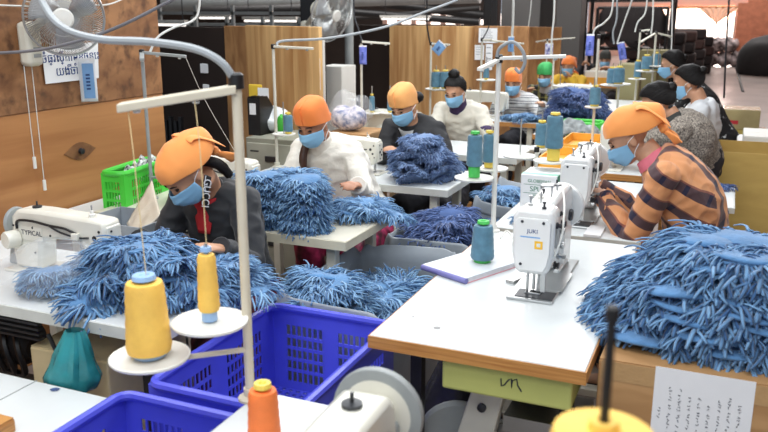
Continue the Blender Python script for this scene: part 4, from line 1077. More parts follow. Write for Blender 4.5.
def fabric_bin(label, lo, hi, h, flap=.03, m=M_GREYF, seed=0):
    x, y = (hi[0] - lo[0]) / 2, (hi[1] - lo[1]) / 2
    t = thing('fabric_lined_bin', label, 'bin', ((lo[0] + hi[0]) / 2, (lo[1] + hi[1]) / 2, 0), 0, 'grey fabric bins')
    def P(u, v):
        a = u * 2 * PI; c, s = math.cos(a), math.sin(a); e = .22
        px = math.copysign(abs(c) ** e, c) * x; py = math.copysign(abs(s) ** e, s) * y
        k = .93 + .07 * v + .012 * noise.noise(Vector((math.cos(a) * 3, math.sin(a) * 3, v * 3 + seed)))
        z = h * v + (flap * noise.noise(Vector((math.cos(a) * 1.6, math.sin(a) * 1.6, seed + 5.0))) if v > .9 else 0)
        return (px * k, py * k, z)
    def Q(u, v):
        a = u * 2 * PI; p = Vector(P(u, 1)); c = Vector((p.x, p.y, 0)).normalized()
        ln = .07 + .05 * noise.noise(Vector((math.cos(a) * 2, math.sin(a) * 2, seed)))
        return p + c * (.012 * math.sin(v * PI / 2) + .012 * v * math.sin(a * 9)) + Vector((0, 0, .006 * math.sin(v * PI) - ln * v))
    mb = MB().grid(P, 72, 10, closed=True); mb.build('bin_wall', m, t, solid=.006)
    MB().grid(Q, 72, 6, closed=True).build('folded_hem', m, t, solid=.005)
    MB().b2((-x * .92, -y * .92, 0.002), (x * .92, y * .92, .012)).build('bottom', m, t, smooth=0)
    return t
fabric_bin('grey fabric lined bin behind the empty blue crate, full of pale blue mop heads', (-1.5, 2.42), (-1.02, 3.26), .62, .09, seed=1)
fabric_bin('grey fabric bin in the middle, full of dark blue mop heads', (-1.46, 3.42), (-1.0, 3.98), .62, .03, seed=2)
fabric_bin('grey fabric bin below the teal cones, farthest of the three', (-1.24, 4.1), (-.93, 4.66), .66, .1, seed=3)

G = 'mop heads heaped at the front left machine'
heap('bright', (-1.72, 2.0, T), .29, .165, .16, 30, 'blue fringed mop head in the heap on the front left table', G, .45, .75, 1)
G2 = 'mop heads along the table end'
heap('pale', (-1.56, 2.16, T), .16, .12, .06, 9, 'pale blue fringed mop head lying at the right end of the front left table', G2, .3, .8, 2)
G3 = 'mop heads in the square stack'
rnd = random.Random(5)
sx = Yp(286, 200, 2.95).x
for lay in range(12):
    for c, dy in ((-1, 0), (1, 0), (0, .13)):
        mop('stack', (sx + c * .098 + rnd.uniform(-.01, .01), 2.93 + dy + rnd.uniform(-.012, .012), T + .012 + .0192 * lay), (rnd.uniform(-.12, .12), rnd.uniform(-.1, .1), rnd.choice((0, PI)) + rnd.uniform(-.25, .25)),
            'blue mop head in the tall square stack on the cream edged table', G3)
heap('tight', (Z(405, 188, T).x, 4.1, T), .17, .14, .22, 46, 'grey blue mop head in the dome in front of the dark jacket', 'mop heads in the dome', .7, .95, 3, .85)
heap('tight', (Z(448, 176, T).x, 4.22, T), .07, .1, .09, 8, 'grey blue mop head spilled right of the dome in front of the dark jacket', 'mop heads beside the dome', .5, .8, 4)
heap('pale', (-1.5, 3.24, T), .16, .09, .05, 8, 'pale blue mop head at the back corner of the cream edged table', 'mop heads at the table corner', .3, .8, 6)
heap('navy', (-1.23, 3.7, .52), .2, .24, .15, 28, 'dark blue fringed mop head in the middle grey bin', 'mop heads in the middle bin', .5, .95, 7)
heap('pale', (-1.22, 2.86, .46), .18, .28, .08, 16, 'pale blue mop head in the fabric lined bin behind the empty crate', 'mop heads in the near grey bin', .4, 1.0, 8)
heap('pale', (-1.36, 2.6, .56), .14, .14, .1, 13, 'pale blue mop head in the fabric lined bin behind the empty crate', 'mop heads in the near grey bin', .4, .95, 18)
heap('pale', (-1.09, 4.36, .52), .12, .22, .16, 10, 'blue mop head in the grey bin below the teal cones', 'mop heads in the far grey bin', .4, .9, 9)
# the big layered pile on the right carton
CB = carton('carton', 'tall brown carton in the bottom right corner with a handwritten sheet on its front', (-.255, 2.1, 0), (.5, 2.75, .75), M_CARD)
rnd = random.Random(11)
G4 = 'mop heads piled on the corner carton'
NL = 8
LB = 'bright blue fringed mop head in the big pile on the corner carton'
for lay in range(NL):
    u = lay / (NL - 1); rx, ry = .42 * (1 - .68 * u ** 1.3), .25 * (1 - .5 * u ** 1.4)
    nn = 9 if lay < 3 else (7 if lay < 6 else 5)
    for k in range(nn):
        a = 2 * PI * (k + rnd.uniform(-.2, .2)) / nn + lay * .9
        x, y = .08 + rx * .78 * math.cos(a), 2.47 + ry * .78 * math.sin(a)
        mop('bright', (x, y, .772 + .235 * u + rnd.uniform(-.006, .006)), (rnd.uniform(-.08, .08) - .05 * math.sin(a), rnd.uniform(-.08, .08) + .05 * math.cos(a), a + PI / 2 + rnd.uniform(-.4, .4)),
            LB, G4, rnd.uniform(.85, 1.0))
    # pads pushed forward with their smooth edge showing
    for j in range(2 if lay < 5 else 1):
        x = .08 + rx * (-.55 + 1.1 * ((lay * .37 + j * .52) % 1.0))
        mop('bare', (x, 2.47 - ry * .97 - .005, .782 + .235 * u), (-.04, rnd.uniform(-.06, .06), rnd.uniform(-.35, .35)), LB, G4, rnd.uniform(.62, .74))
# handwritten sheet taped on the carton (part of it)
pa, pb = Yp(656, 366, 2.1), Yp(757, 378, 2.1); pz = Yp(656, 436, 2.1).z
o_ = CB.location
w_ = pb.x - pa.x; px0 = pa.x - o_.x; yF = 2.1 - o_.y
sh = MB().b2((px0, yF - .0015, pz - .03), (px0 + w_, yF - .0002, pa.z)).build('paper_sheet', M_PAPER, CB, smooth=0)
rnd = random.Random(3)
mb = MB()
zt, zb = pa.z - .012, pz - .02
for ln in range(9):
    x = px0 + w_ * (.07 + .1 * ln); z = zb + (zt - zb) * (.1 + (.05 if ln else .0)); ztop = zb + (zt - zb) * rnd.uniform(.62, .82) if ln else zb + (zt - zb) * .5
    if ln == 0: z = ztop - .03
    while z < ztop:
        st = [Vector((x + rnd.uniform(-.004, .005), yF - .0018, z + rnd.uniform(0, .007))) for _ in range(4)]
        mb.tube(st, .0008, 4); z += rnd.choice((.008, .008, .009, .016))
mb.build('handwriting', M_INK, sh)
MB().b2((-.37, yF - .0012, .75 - .055), (.37, yF - .0002, .75)).build('tape', M_TAPE, CB, smooth=0)
# green crate at the wall, bench below it, cream sheet
g0 = Xp(105, 208, -2.66); gz = .72
gb = table('work_table', 'low bench at the plywood wall under the green crate', (-2.98, 2.62), (-2.62, 3.3), z=gz, th=.03, edge=M_WEDGE, group=None)
gc = crate('plastic_crate', 'bright green slotted crate at the plywood wall', (-2.70, 3.14, gz + .001), (.12, .4, .2), M_GREENC, rows=3, wins=1, rz=R(8))
def cl(u, v): return (-.045 + .09 * u, -.05 + .22 * v, .15 + .07 * noise.noise(Vector((u * 5, v * 7, 2))) + .05 * math.sin(u * PI) * math.sin(v * PI))
ob = MB().grid(cl, 24, 40).build('cloth_scraps', mat('black_white_cloth', (205, 208, 212), .8, var=.6, scale=60, col2=(40, 44, 52)), solid=.01)
ob.location = (-2.70, 3.14, gz + .01); tag(ob, 'black and white cloth scraps lying in the green crate', 'cloth')
qa, qb, qc, qd = Yp(127, 224, 2.62), Yp(152, 181, 2.85), Yp(161, 216, 2.6), Yp(134, 238, 2.5)
def pl(u, v): return (qa.lerp(qb, u)).lerp(qd.lerp(qc, u), v) + Vector((0, 0, .008 * noise.noise(Vector((u * 4, v * 4, 1)))))
tag(MB().grid(pl, 14, 14).build('plastic_sheet', mat('cream_film', (206, 196, 178), .3, var=.05, bump=.3, bscale=18), solid=.008), 'cream plastic sheet leaning between the green crate and the black jacket', 'sheet')
tb = carton('storage_tub', 'grey plastic tub below the cream plastic sheet', (-2.42, 2.44, 0), (-2.1, 2.7, .84), M_GREYF, open_=True, cat='tub')

# bag of mop heads on the front left table
bc = Z(58, 290, T)
G5 = 'mop heads in the clear bag'
heap('pale', (bc.x + .0, bc.y, T), .12, .08, .05, 8, 'blue mop head inside the clear bag on the front left table', G5, .3, .62, 12)
mb = MB(); mb.ell((0, 0, .07), (.2, .14, .1), None, 48, 26)
mb.v = [(x * (1 + .2 * noise.noise(Vector((x, y, z)) * 9)), y * (1 + .2 * noise.noise(Vector((y, x, z)) * 9)), max(.002, z + .03 * noise.noise(Vector((x, y, z)) * 13))) for x, y, z in mb.v]
ob = mb.build('clear_plastic_bag', M_GLASS); ob.location = (bc.x, bc.y, T); tag(ob, 'crumpled clear plastic bag of mop heads in front of the first machine', 'bag')

# things on the big right table
pts = [Z(429, 270, T), Z(463, 287, T), Z(514, 270, T), Z(472, 250, T)]
c_ = sum(pts, Vector()) / 4; ax = (pts[2] - pts[1]); an = math.atan2(ax.y, ax.x); lw = ax.length; lh = (pts[0] - pts[1]).length
nb = thing('exercise_book', 'thick exercise book with pink edged cover under the teal cone', 'book', (c_.x, c_.y, T), an)
MB().b2((-lw/2, -lh/2, .0), (lw/2, lh/2, .002)).build('cover', mat('pink_cover', (226, 150, 160), .5), nb, smooth=0)
MB().b2((-lw/2 + .003, -lh/2 + .003, .002), (lw/2 - .003, lh/2 - .003, .018)).build('pages', mat('page_edges', (232, 232, 236), .7, var=.05, scale=40), nb, smooth=0)
MB().b2((-lw/2, -lh/2, .018), (lw/2, lh/2, .021)).build('cover', mat('pale_cover', (222, 226, 232), .4, var=.06), nb, smooth=0)
MB().cyl((-lw/2, -lh/2 - .001, .0105), (-lw/2, lh/2, .0105), .0107, n=12).build('spine', mat('violet_spine', (120, 120, 180), .5), nb)
for k, (x, y, s) in enumerate(((437, 328, .009), (413, 317, .004))):
    q = Z(x, y, T); tag(MB().lathe([(s, 0), (s * 1.3, .0008), (0, .001)], (q.x, q.y, T), n=10).build('stain', mat('grey_stain', (150, 150, 150), .7)), ('small grey smudge near the front of the big right table', 'tiny grey fleck near the left edge of the big right table')[k], 'stain')
q = Z(518, 258, T)
tag(MB().tube(curve_pts([Z(500, 241, T) + Vector((0, 0, .012)), Z(507, 238, T) + Vector((0, 0, .03)), Z(515, 246, T) + Vector((0, 0, .015)), Z(522, 262, T) + Vector((0, 0, .01)), Z(530, 276, T) + Vector((0, 0, .01))], 20), .0045, 8).build('thread_hose', M_WHITEP), 'curled white hose left of the walking foot machine', 'hose')
q = Z(517, 280, T); tag(MB().box((q.x, q.y, T + .006), (.035, .1, .012), rz=-.3).build('metal_gauge', M_STEEL, bevel=.003, smooth=0), 'flat metal gauge left of the needle of the walking foot machine', 'tool')
# small white and green carton
pc0 = Yp(511, 199, 3.72)
sc_ = thing('small_carton', 'small white carton with green print and a green side, behind the walking foot machine', 'carton', (-.885 + .095, 3.84, T))
MB().b2((-.09, -.1, 0), (.085, .1, .155)).build('box_body', M_PAPER, sc_, bevel=.003, smooth=0)
MB().b2((.0852, -.1, 0), (.0862, .1, .153)).build('side_print', M_GREEN, sc_, smooth=0)
MB().b2((-.09, -.09, .1552), (.085, -.05, .1562)).build('lid_print', mat('pale_green_print', (150, 200, 180), .6), sc_, smooth=0)
def wt(s, size, x, z, m=M_GREEN): text(s, size, m, sc_, Matrix.Translation((x, -.1006, z)) @ Matrix.Rotation(PI / 2, 4, 'X'))
wt('GLOBEMAN', .021, 0, .125); wt('SPUN', .036, 0, .085); wt('5000 m', .012, -.01, .055)
mb = MB()
for z in (.106, .064): mb.b2((-.075, -.1008, z), (.075, -.1002, z + .002))
for k in range(4): mb.b2((-.03, -.1008, .02 + .008 * k), (.045, -.1002, .0225 + .008 * k))
mb.build('print_lines', M_GREEN, sc_, smooth=0)
mop('pale', (-.78, 3.42, T + .02), (0, 0, .6), 'small blue mop head in front of the small white carton', None, .45)
# mop heads on the side table and beyond
mop('navy', (-.0, 4.5, T + .02), (0, 0, .3), 'blue mop head on the small side table, at its far edge', None, .6)
mop('navy', (-.15, 4.35, T + .02), (0, 0, 1.3), 'blue mop head on the small side table against the tweed jacket', None, .6)
fc = Z(577, 122, T)
heap('navy', (fc.x, 6.9, T), .26, .3, .24, 24, 'navy blue mop head in the far heap below the violet packet', 'mop heads in the far heap', .5, 1.15, 21)
mop('pale', (-1.62, 6.85, T + .02), (0, 0, .2), 'blue mop head on the table of the striped shirt', None, .9)
heap('pale', (-1.62, 6.78, T), .16, .06, .02, 5, 'flat blue mop head laid out before the striped shirt', 'mop heads before the striped shirt', .1, .9, 22)
gt = crate('plastic_crate', 'low green crate edge in front of the far navy heap', (fc.x + .12, 6.42, T + .001), (.3, .2, .06), M_GREENC, rows=2, wins=1)
def gcl(u, v): return (-.2 + .4 * u, -.12 + .24 * v, .02 + .09 * math.sin(u * PI) * math.sin(v * PI) + .05 * noise.noise(Vector((u * 6, v * 6, 4))))
ob = MB().grid(gcl, 30, 24).build('grey_cloth', mat('grey_cloth', (150, 156, 158), .9, var=.3, scale=20), solid=.01); q = Z(572, 134, T); ob.location = (q.x, 6.15, T); tag(ob, 'crumpled grey cloth in front of the far navy heap', 'cloth')
# shallow orange trays on the third right table
def tray(label, x0, y0, x1, y1, m, h=.06):
    t = thing('shallow_tray', label, 'tray', ((x0 + x1) / 2, (y0 + y1) / 2, T)); x, y = (x1 - x0) / 2, (y1 - y0) / 2
    MB().b2((-x, -y, 0), (x, y, .006)).build('bottom', m, t, smooth=0)
    mb = MB()
    for a, b_ in (((-x, -y), (x, -y + .012)), ((-x, y - .012), (x, y)), ((-x, -y), (-x + .012, y)), ((x - .012, -y), (x, y))): mb.b2((a[0], a[1], .006), (b_[0], b_[1], h))
    mb.build('rim', m, t, bevel=.003, smooth=0); return t
M_TRAY = mat('orange_tray', (236, 172, 66), .45)
tray('shallow orange tray behind the teal cones', -1.02, 4.76, -.72, 5.2, M_TRAY)
tray('shallow orange tray farther back, beside the white cloth', -1.02, 5.3, -.66, 5.85, M_TRAY)
tray('orange tray on the farthest sewing table', -1.75, 10.52, -1.3, 10.85, M_TRAY, .09)
tub = tray('white tub standing in the farthest orange tray', -1.72, 10.56, -1.42, 10.82, M_WHITEP, .15); tub.location.z = T + .007
# foam box, cartons and the open carton at right
carton('carton', 'large open yellow brown carton behind the plaid shirt', (-.03, 5.2, 0), (1.0, 5.7, .85), M_CARDY, open_=True)
carton('foam_box', 'white foam box on the narrow bench', (.13, 6.05, .701), (.31, 6.5, .83), M_WHITEP, tape=False, cat='box')
carton('carton', 'yellow film wrapped carton on the floor beyond the foam box', (-.06, 9.4, 0), (.42, 9.8, .42), mat('film_wrapped_card', (170, 156, 84), .25, var=.2, scale=3, coat=.4, bump=.3, bscale=9))
ob = carton('carton', 'film wrapped carton with a red label on top of the yellow one', (-.08, 9.42, .425), (.34, 9.8, .64), mat('film_wrapped_pale', (176, 162, 118), .25, var=.2, scale=3, coat=.4, bump=.3, bscale=9))
MB().b2((-.14, -.192, .06), (.0, -.19, .1)).build('red_label', M_RED, ob, smooth=0)
# under the tables
carton('carton', 'plain brown carton under the front left table', (Yp(30, 350, 1.8).x, 1.8, 0), (Yp(106, 350, 1.8).x, 2.2, .6), mat('pale_kraft', (232, 214, 168), .7))
def fluted(label, name, c, h, r, m, seed, cat='bag', neck=.25):
    def fn(u, v):
        a = u * 2 * PI; prof = float(np.interp(v, [0, .08, .25, .6, .85, 1], [.5, .85, 1, .75, .38, neck] if cat == 'sack' else [.45, .92, 1, .78, .5, .34]))
        k = 1 + (.12 if cat == 'sack' else .26) * noise.noise(Vector((math.cos(a) * 2.5, math.sin(a) * 2.5, v * 2 + seed))) + .05 * math.sin(a * 7 + seed)
        return (r * prof * k * math.cos(a) - (0 if cat == 'sack' else .035 * (1 - v)), r * .8 * prof * k * math.sin(a), h * v)
    mb = MB().grid(fn, 40, 20, closed=True); mb.f.append(tuple(range(39, -1, -1)))
    o = mb.build(name, m); o.location = c; return tag(o, label, cat)
tq = Yp(80, 392, 1.7); th_ = .72 - tq.z
fluted('teal plastic bag hanging from the front left table', 'plastic_bag', (tq.x + .01, 1.695, tq.z), th_ + .03, .082, mat('teal_film', (44, 134, 140), .18, var=.35, scale=8, bump=.9, bscale=14, alpha=.9), 2)
fluted('black plastic sack under the big right table, beside the empty blue crate', 'plastic_sack', (-.75, 2.42, 0), .62, .17, mat('black_film', (62, 60, 66), .25, var=.3, scale=8, bump=.5, bscale=14), 5, 'sack')
q = Z(4, 432, .6); carton('wooden_block', 'small white topped wooden block in the bottom left corner', (q.x - .12, q.y - .12, .601), (q.x + .03, q.y + .015, .64), M_EDGE, tape=False, cat='block')
for k, (x, y, r_) in enumerate(((55, 390, .3), (86, 415, 1.2))):
    q = Z(x, y, .6); mop('navy', (q.x, q.y, .603), (0, 0, r_), ('tiny navy scrap on the low bench, nearer the table', 'tiny navy scrap at the corner of the low bench by the crate')[k], None, .09, name='cloth_scrap')
# ================================================================ the people
def who(label, seat, rz, headw, hands, **kw):
    base = Vector((seat[0], seat[1], 0)); Ri = Matrix.Rotation(-rz, 3, 'Z')
    f = lambda p: Ri @ (Vector(p) - base)
    return person(label, base, rz, f(headw), hands=[f(h) for h in hands], **kw)
M_JACK = mat('black_jacket', (34, 37, 42), .75, var=.15, scale=7, bump=.2, bscale=18, sheen=.15)
M_REDS = mat('red_shirt', (178, 36, 44), .8)
M_WHSW = mat('white_sweater', (226, 222, 212), .85, var=.04, scale=12, bump=.3, bscale=70, sheen=.3)
M_CRSW = mat('cream_sweater', (224, 220, 206), .85, var=.04, scale=12, bump=.2, bscale=60, sheen=.3)
M_DJK = mat('dark_denim_jacket', (46, 47, 50), .8, var=.15, scale=9, bump=.2, bscale=20)
M_GRY = mat('pale_grey_tee', (196, 198, 200), .85)
M_PUR = mat('purple_knit', (62, 46, 84), .85)
M_MAR = mat('maroon_print', (98, 30, 50), .4, var=.6, scale=24, col2=(50, 16, 28), bump=.2, bscale=12)
M_MARP = mat('maroon_bold_print', (150, 40, 80), .5, var=.6, scale=16, col2=(60, 16, 32), bump=.2, bscale=12)
M_DTR = mat('dark_trousers', (36, 36, 44), .8)
M_STR = bands('striped_shirt', [(0, (196, 198, 198)), (.45, (112, 116, 120)), (.6, (200, 200, 200)), (.8, (130, 132, 136))], 16, (0, .25, 1))
M_YPL = bands('yellow_plaid', [(0, (40, 44, 44)), (.55, (150, 146, 84)), (.7, (34, 36, 38))], 13, (0, .2, 1), [(0, (38, 42, 42)), (.6, (160, 156, 90))], 13, (1, .2, 0))
M_YEL = mat('yellow_top', (226, 184, 60), .8, var=.08)
M_PLAID = bands('navy_tan_plaid', [(0, (214, 148, 98)), (.4, (22, 20, 50)), (.78, (120, 66, 60)), (.84, (214, 152, 104))], 8.0, (.62, .56, .56), [(0, (196, 138, 96)), (.7, (48, 40, 62)), (.86, (186, 128, 90))], 7, (.3, -.7, .7), mixf=.16)
M_TWEED = mat('tweed', (140, 132, 122), .9, var=.5, scale=110, col2=(76, 70, 66), bump=.3, bscale=140)
M_WSH = mat('white_shirt', (220, 224, 228), .8, var=.03, bump=.15, bscale=14)
M_BPR = mat('black_print_top', (26, 26, 28), .8, var=.0)
M_PINKC = mat('pink_collar', (226, 120, 136), .8)
M_DK2 = mat('dark_olive_top', (60, 62, 60), .85)
M_BEI = mat('beige_top', (170, 162, 148), .85)

P1 = who('person in a black jacket and orange head scarf bent over the front left machine', (-1.8, 2.7), 0, Yp(186, 174, 2.44), [(-1.62, 2.3, .85), (-1.98, 2.3, .84)],
    pitch=.85, yaw=-.45, shirt=M_JACK, pants=M_MAR, hat='bandana', hatm=M_SCARF, collar=(M_JACK, .04), inner=M_REDS, vox=.007, stool='the black jacket at the front left machine', hunch=.02, build=.92, neckdown=.165, pony=[(0, .08, -.02), (.03, .11, -.08), (.04, .1, -.16)])
# white lettering on her strap
q = Yp(208, 176, 2.46); q2 = Yp(205, 205, 2.48)
stp = MB().tube([q - P1.location, q.lerp(q2, .5) - P1.location + Vector((0, -.012, 0)), q2 - P1.location], [.016] * 3, 10, lat=(1, 0, .1), ry=[.004] * 3).build('lettered_strap', M_JACK, P1)
dv = (q2 - q).normalized(); fr = Vector((.55, -.8, .1)); fr = (fr - dv * fr.dot(dv)).normalized(); up = fr.cross(dv)
Mx = Matrix((dv.to_4d(), up.to_4d(), fr.to_4d(), (0, 0, 0, 1))).transposed(); Mx = Mx.to_3x3().to_4x4()
text('GUCCI', .04, M_PAPER, stp, Matrix.Translation(q.lerp(q2, .5) - P1.location + fr * .022) @ Mx)
P2 = who('person in a white turtleneck and orange cap behind the tall square stack', (-1.78, 3.9), 0, Yp(313, 125, 3.66), [(-1.6, 3.42, .86), (-1.98, 3.38, .86)],
    pitch=.42, yaw=-.12, shirt=M_WHSW, pants=M_MARP, hat='cap', hatm=M_SCARFR, collar=(M_WHSW, .07), vox=.008, stool='the white turtleneck', skin=M_SKIN2, hair=M_HAIRB, pony=[(-.02, .06, -.08), (-.07, -.03, -.13), (-.075, -.09, -.2), (-.07, -.1, -.3)])
P3 = who('person in a dark open jacket and pale orange cap behind the mop head dome', (-1.68, 4.92), 0, Yp(404, 107, 4.62), [(-1.5, 4.42, .86), (-1.86, 4.4, .86)],
    pitch=.45, yaw=-.25, shirt=M_DJK, pants=M_DTR, hat='cap', hatm=M_SCARFP, collar=(M_DJK, .035), inner=M_GRY, vox=.008, stool='the dark open jacket', bun=((0.05, .1, .02), .045))
P4 = who('person in a cream sweater with black hair in a bun', (-1.78, 6.0), 0, Yp(455, 92, 5.74), [(-1.52, 5.5, .86), (-1.95, 5.45, .86)],
    pitch=.38, yaw=-.15, shirt=M_CRSW, pants=M_DTR, collar=(M_PUR, .075), gloves=M_PUR, vox=.009, stool='the cream sweater', bun=((0, .03, .145), .047))
P5 = who('person in a grey striped shirt and orange cap at the wood edged table', (-1.72, 7.6), 0, Yp(513, 84, 7.38), [(-1.5, 7.1, .86), (-1.92, 7.1, .86)],
    pitch=.15, shirt=M_STR, pants=M_DTR, hat='cap', hatm=M_SCARFR, collar=(M_STR, .03), vox=.011, stool='the striped shirt', pony=[(-.05, .02, -.06), (-.085, -.02, -.12), (-.09, -.05, -.2), (-.09, -.06, -.27)])
P6 = who('person in a black and yellow plaid shirt and green cap', (Yp(548, 84, 8.7).x, 8.72), 0, Yp(545, 76.5, 8.5), [(-1.5, 8.25, .86), (-1.9, 8.25, .86)],
    pitch=.2, yaw=-.2, shirt=M_YPL, pants=M_DTR, hat='cap', hatm=M_SCARFG, collar=(M_GRY, .05), vox=.011, stool='the black and yellow plaid shirt')
P7 = who('person in a yellow top and orange cap behind the green capped one', (Yp(572, 76, 10.2).x, 10.2), 0, Yp(568, 67, 9.98), [(-1.75, 9.8, .9), (-2.1, 9.75, .9)],
    pitch=.15, yaw=-.15, shirt=M_YEL, pants=M_DTR, hat='bandana', hatm=M_SCARFR, collar=(M_YEL, .03), vox=.012, stool='the yellow top')
P8 = who('person with a dark top and raised hand, farther of the far left pair', (Yp(587, 85, 12.6).x, 12.6), 0, Yp(592, 71.5, 12.4), [(Yp(588, 84, 12.1).x, 12.1, .9), Yp(582, 66, 12.25)],
    pitch=.1, yaw=.2, shirt=M_DTR, pants=M_DTR, vox=.013, stool='the dark top with raised hand')
P9 = who('person in a beige top and dark cap beside the raised hand', (Yp(607, 85, 11.7).x, 11.7), 0, Yp(605, 61, 11.5), [(Yp(610, 84, 11.2).x, 11.2, .9), (Yp(600, 84, 11.2).x, 11.2, .9)],
    pitch=.1, shirt=M_BEI, pants=M_DTR, hat='cap', hatm=M_DK2, vox=.013, stool='the beige top', collar=(M_DK2, .04))
PR = R(-90)
P10 = who('person in a navy and tan plaid shirt and orange head scarf', (-.02, 3.62), PR, (-.37, 3.53, 1.15), [Z(604, 198, .88), Z(598, 190, .88) + Vector((0, .06, 0))],
    pitch=.62, yaw=.1, shirt=M_PLAID, pants=M_DTR, hat='bandana', hatm=M_SCARF, collar=(M_PINKC, .03), neckdown=.125, vox=.006, stool='the navy and tan plaid shirt', hunch=.06, build=1.06)
P11 = who('person in a brown tweed jacket bending, face hidden behind the orange scarf', (-.12, 4.98), PR, (-.36, 4.75, 1.17), [(-.62, 4.95, .86), (-.6, 5.2, .86)],
    pitch=.5, yaw=.1, shirt=M_TWEED, pants=M_DTR, collar=(M_DK2, .06), vox=.008, hipz=.84, hunch=.035, build=.95, bun=((0.0, .1, .05), .045), mask=True)
P12 = who('person in a white shirt with tied black hair, third along the right line', (-.24, 5.85), PR, Yp(688, 83, 5.75), [(-.5, 5.6, .86), (-.5, 5.9, .86)],
    pitch=.3, yaw=-.1, shirt=M_WSH, pants=M_DTR, vox=.009, stool='the white shirt', bun=((0.0, .11, .06), .04), collar=(M_WSH, .02))
P13 = who('person in a black top with white print, farthest along the right line', (.06, 7.1), PR, Yp(672, 65, 7.0), [(-.55, 6.9, .9), (-.55, 7.2, .9)],
    pitch=.25, yaw=.0, shirt=M_BPR, pants=M_DTR, vox=.01, stool='the black print top', bun=((0.0, .105, .04), .04))
for ch in P10.children:
    if ch.name.startswith('shirt'):
        # the sleeves are cut across the cloth: bands run the other way there
        ch.data.materials.append(bands('navy_tan_sleeve', [(0, (214, 148, 98)), (.42, (22, 20, 50)), (.8, (120, 66, 60)), (.86, (214, 152, 104))], 10.5, (.15, .5, .85), [(0, (196, 138, 96)), (.7, (48, 40, 62)), (.86, (186, 128, 90))], 9, (.3, -.8, .5), mixf=.12))
        pl_ = [(0, (214, 148, 98)), (.42, (22, 20, 50)), (.8, (120, 66, 60)), (.86, (214, 152, 104))]
        ch.data.materials.append(bands('navy_tan_side', pl_, 11.0, (.3, .7, .62), [(0, (196, 138, 96)), (.7, (48, 40, 62)), (.86, (186, 128, 90))], 7, (.3, -.7, .7), mixf=.16))
        ch.data.materials.append(bands('navy_tan_back', pl_, 11.5, (.95, .25, .2), [(0, (196, 138, 96)), (.7, (48, 40, 62)), (.86, (186, 128, 90))], 7, (.0, -.7, .7), mixf=.16))
        for p in ch.data.polygons:
            c = p.center
            if abs(c.x) > .18 or c.y < -.42: p.material_index = 1
            elif abs(p.normal.x) > .66: p.material_index = 2
            else: p.material_index = 3
# pale print on the black top: scattered blots of lettering on the sleeve and back
for ch in P13.children:
    if ch.name.startswith('shirt'):
        m = bpy.data.materials.new('white_print_cloth'); m.use_nodes = True; nt = m.node_tree; b0 = nt.nodes['Principled BSDF']; b0.inputs['Roughness'].default_value = .8
        tc = nt.nodes.new('ShaderNodeTexCoord'); v = nt.nodes.new('ShaderNodeTexVoronoi'); v.inputs['Scale'].default_value = 16
        n2 = nt.nodes.new('ShaderNodeTexNoise'); n2.inputs['Scale'].default_value = 42
        nt.links.new(tc.outputs['Object'], v.inputs['Vector']); nt.links.new(tc.outputs['Object'], n2.inputs['Vector'])
        ad = nt.nodes.new('ShaderNodeMath'); ad.operation = 'MULTIPLY'
        r1_ = nt.nodes.new('ShaderNodeMapRange'); r1_.inputs[1].default_value = .34; r1_.inputs[2].default_value = .3
        r2_ = nt.nodes.new('ShaderNodeMapRange'); r2_.inputs[1].default_value = .5; r2_.inputs[2].default_value = .55
        nt.links.new(v.outputs['Distance'], r1_.inputs[0]); nt.links.new(n2.outputs['Fac'], r2_.inputs[0])
        nt.links.new(r1_.outputs[0], ad.inputs[0]); nt.links.new(r2_.outputs[0], ad.inputs[1])
        mx = nt.nodes.new('ShaderNodeMix'); mx.data_type = 'RGBA'; mx.inputs[6].default_value = lin((24, 24, 26)); mx.inputs[7].default_value = lin((205, 208, 210))
        nt.links.new(ad.outputs[0], mx.inputs[0]); nt.links.new(mx.outputs[2], b0.inputs['Base Color'])
        ch.data.materials[0] = m
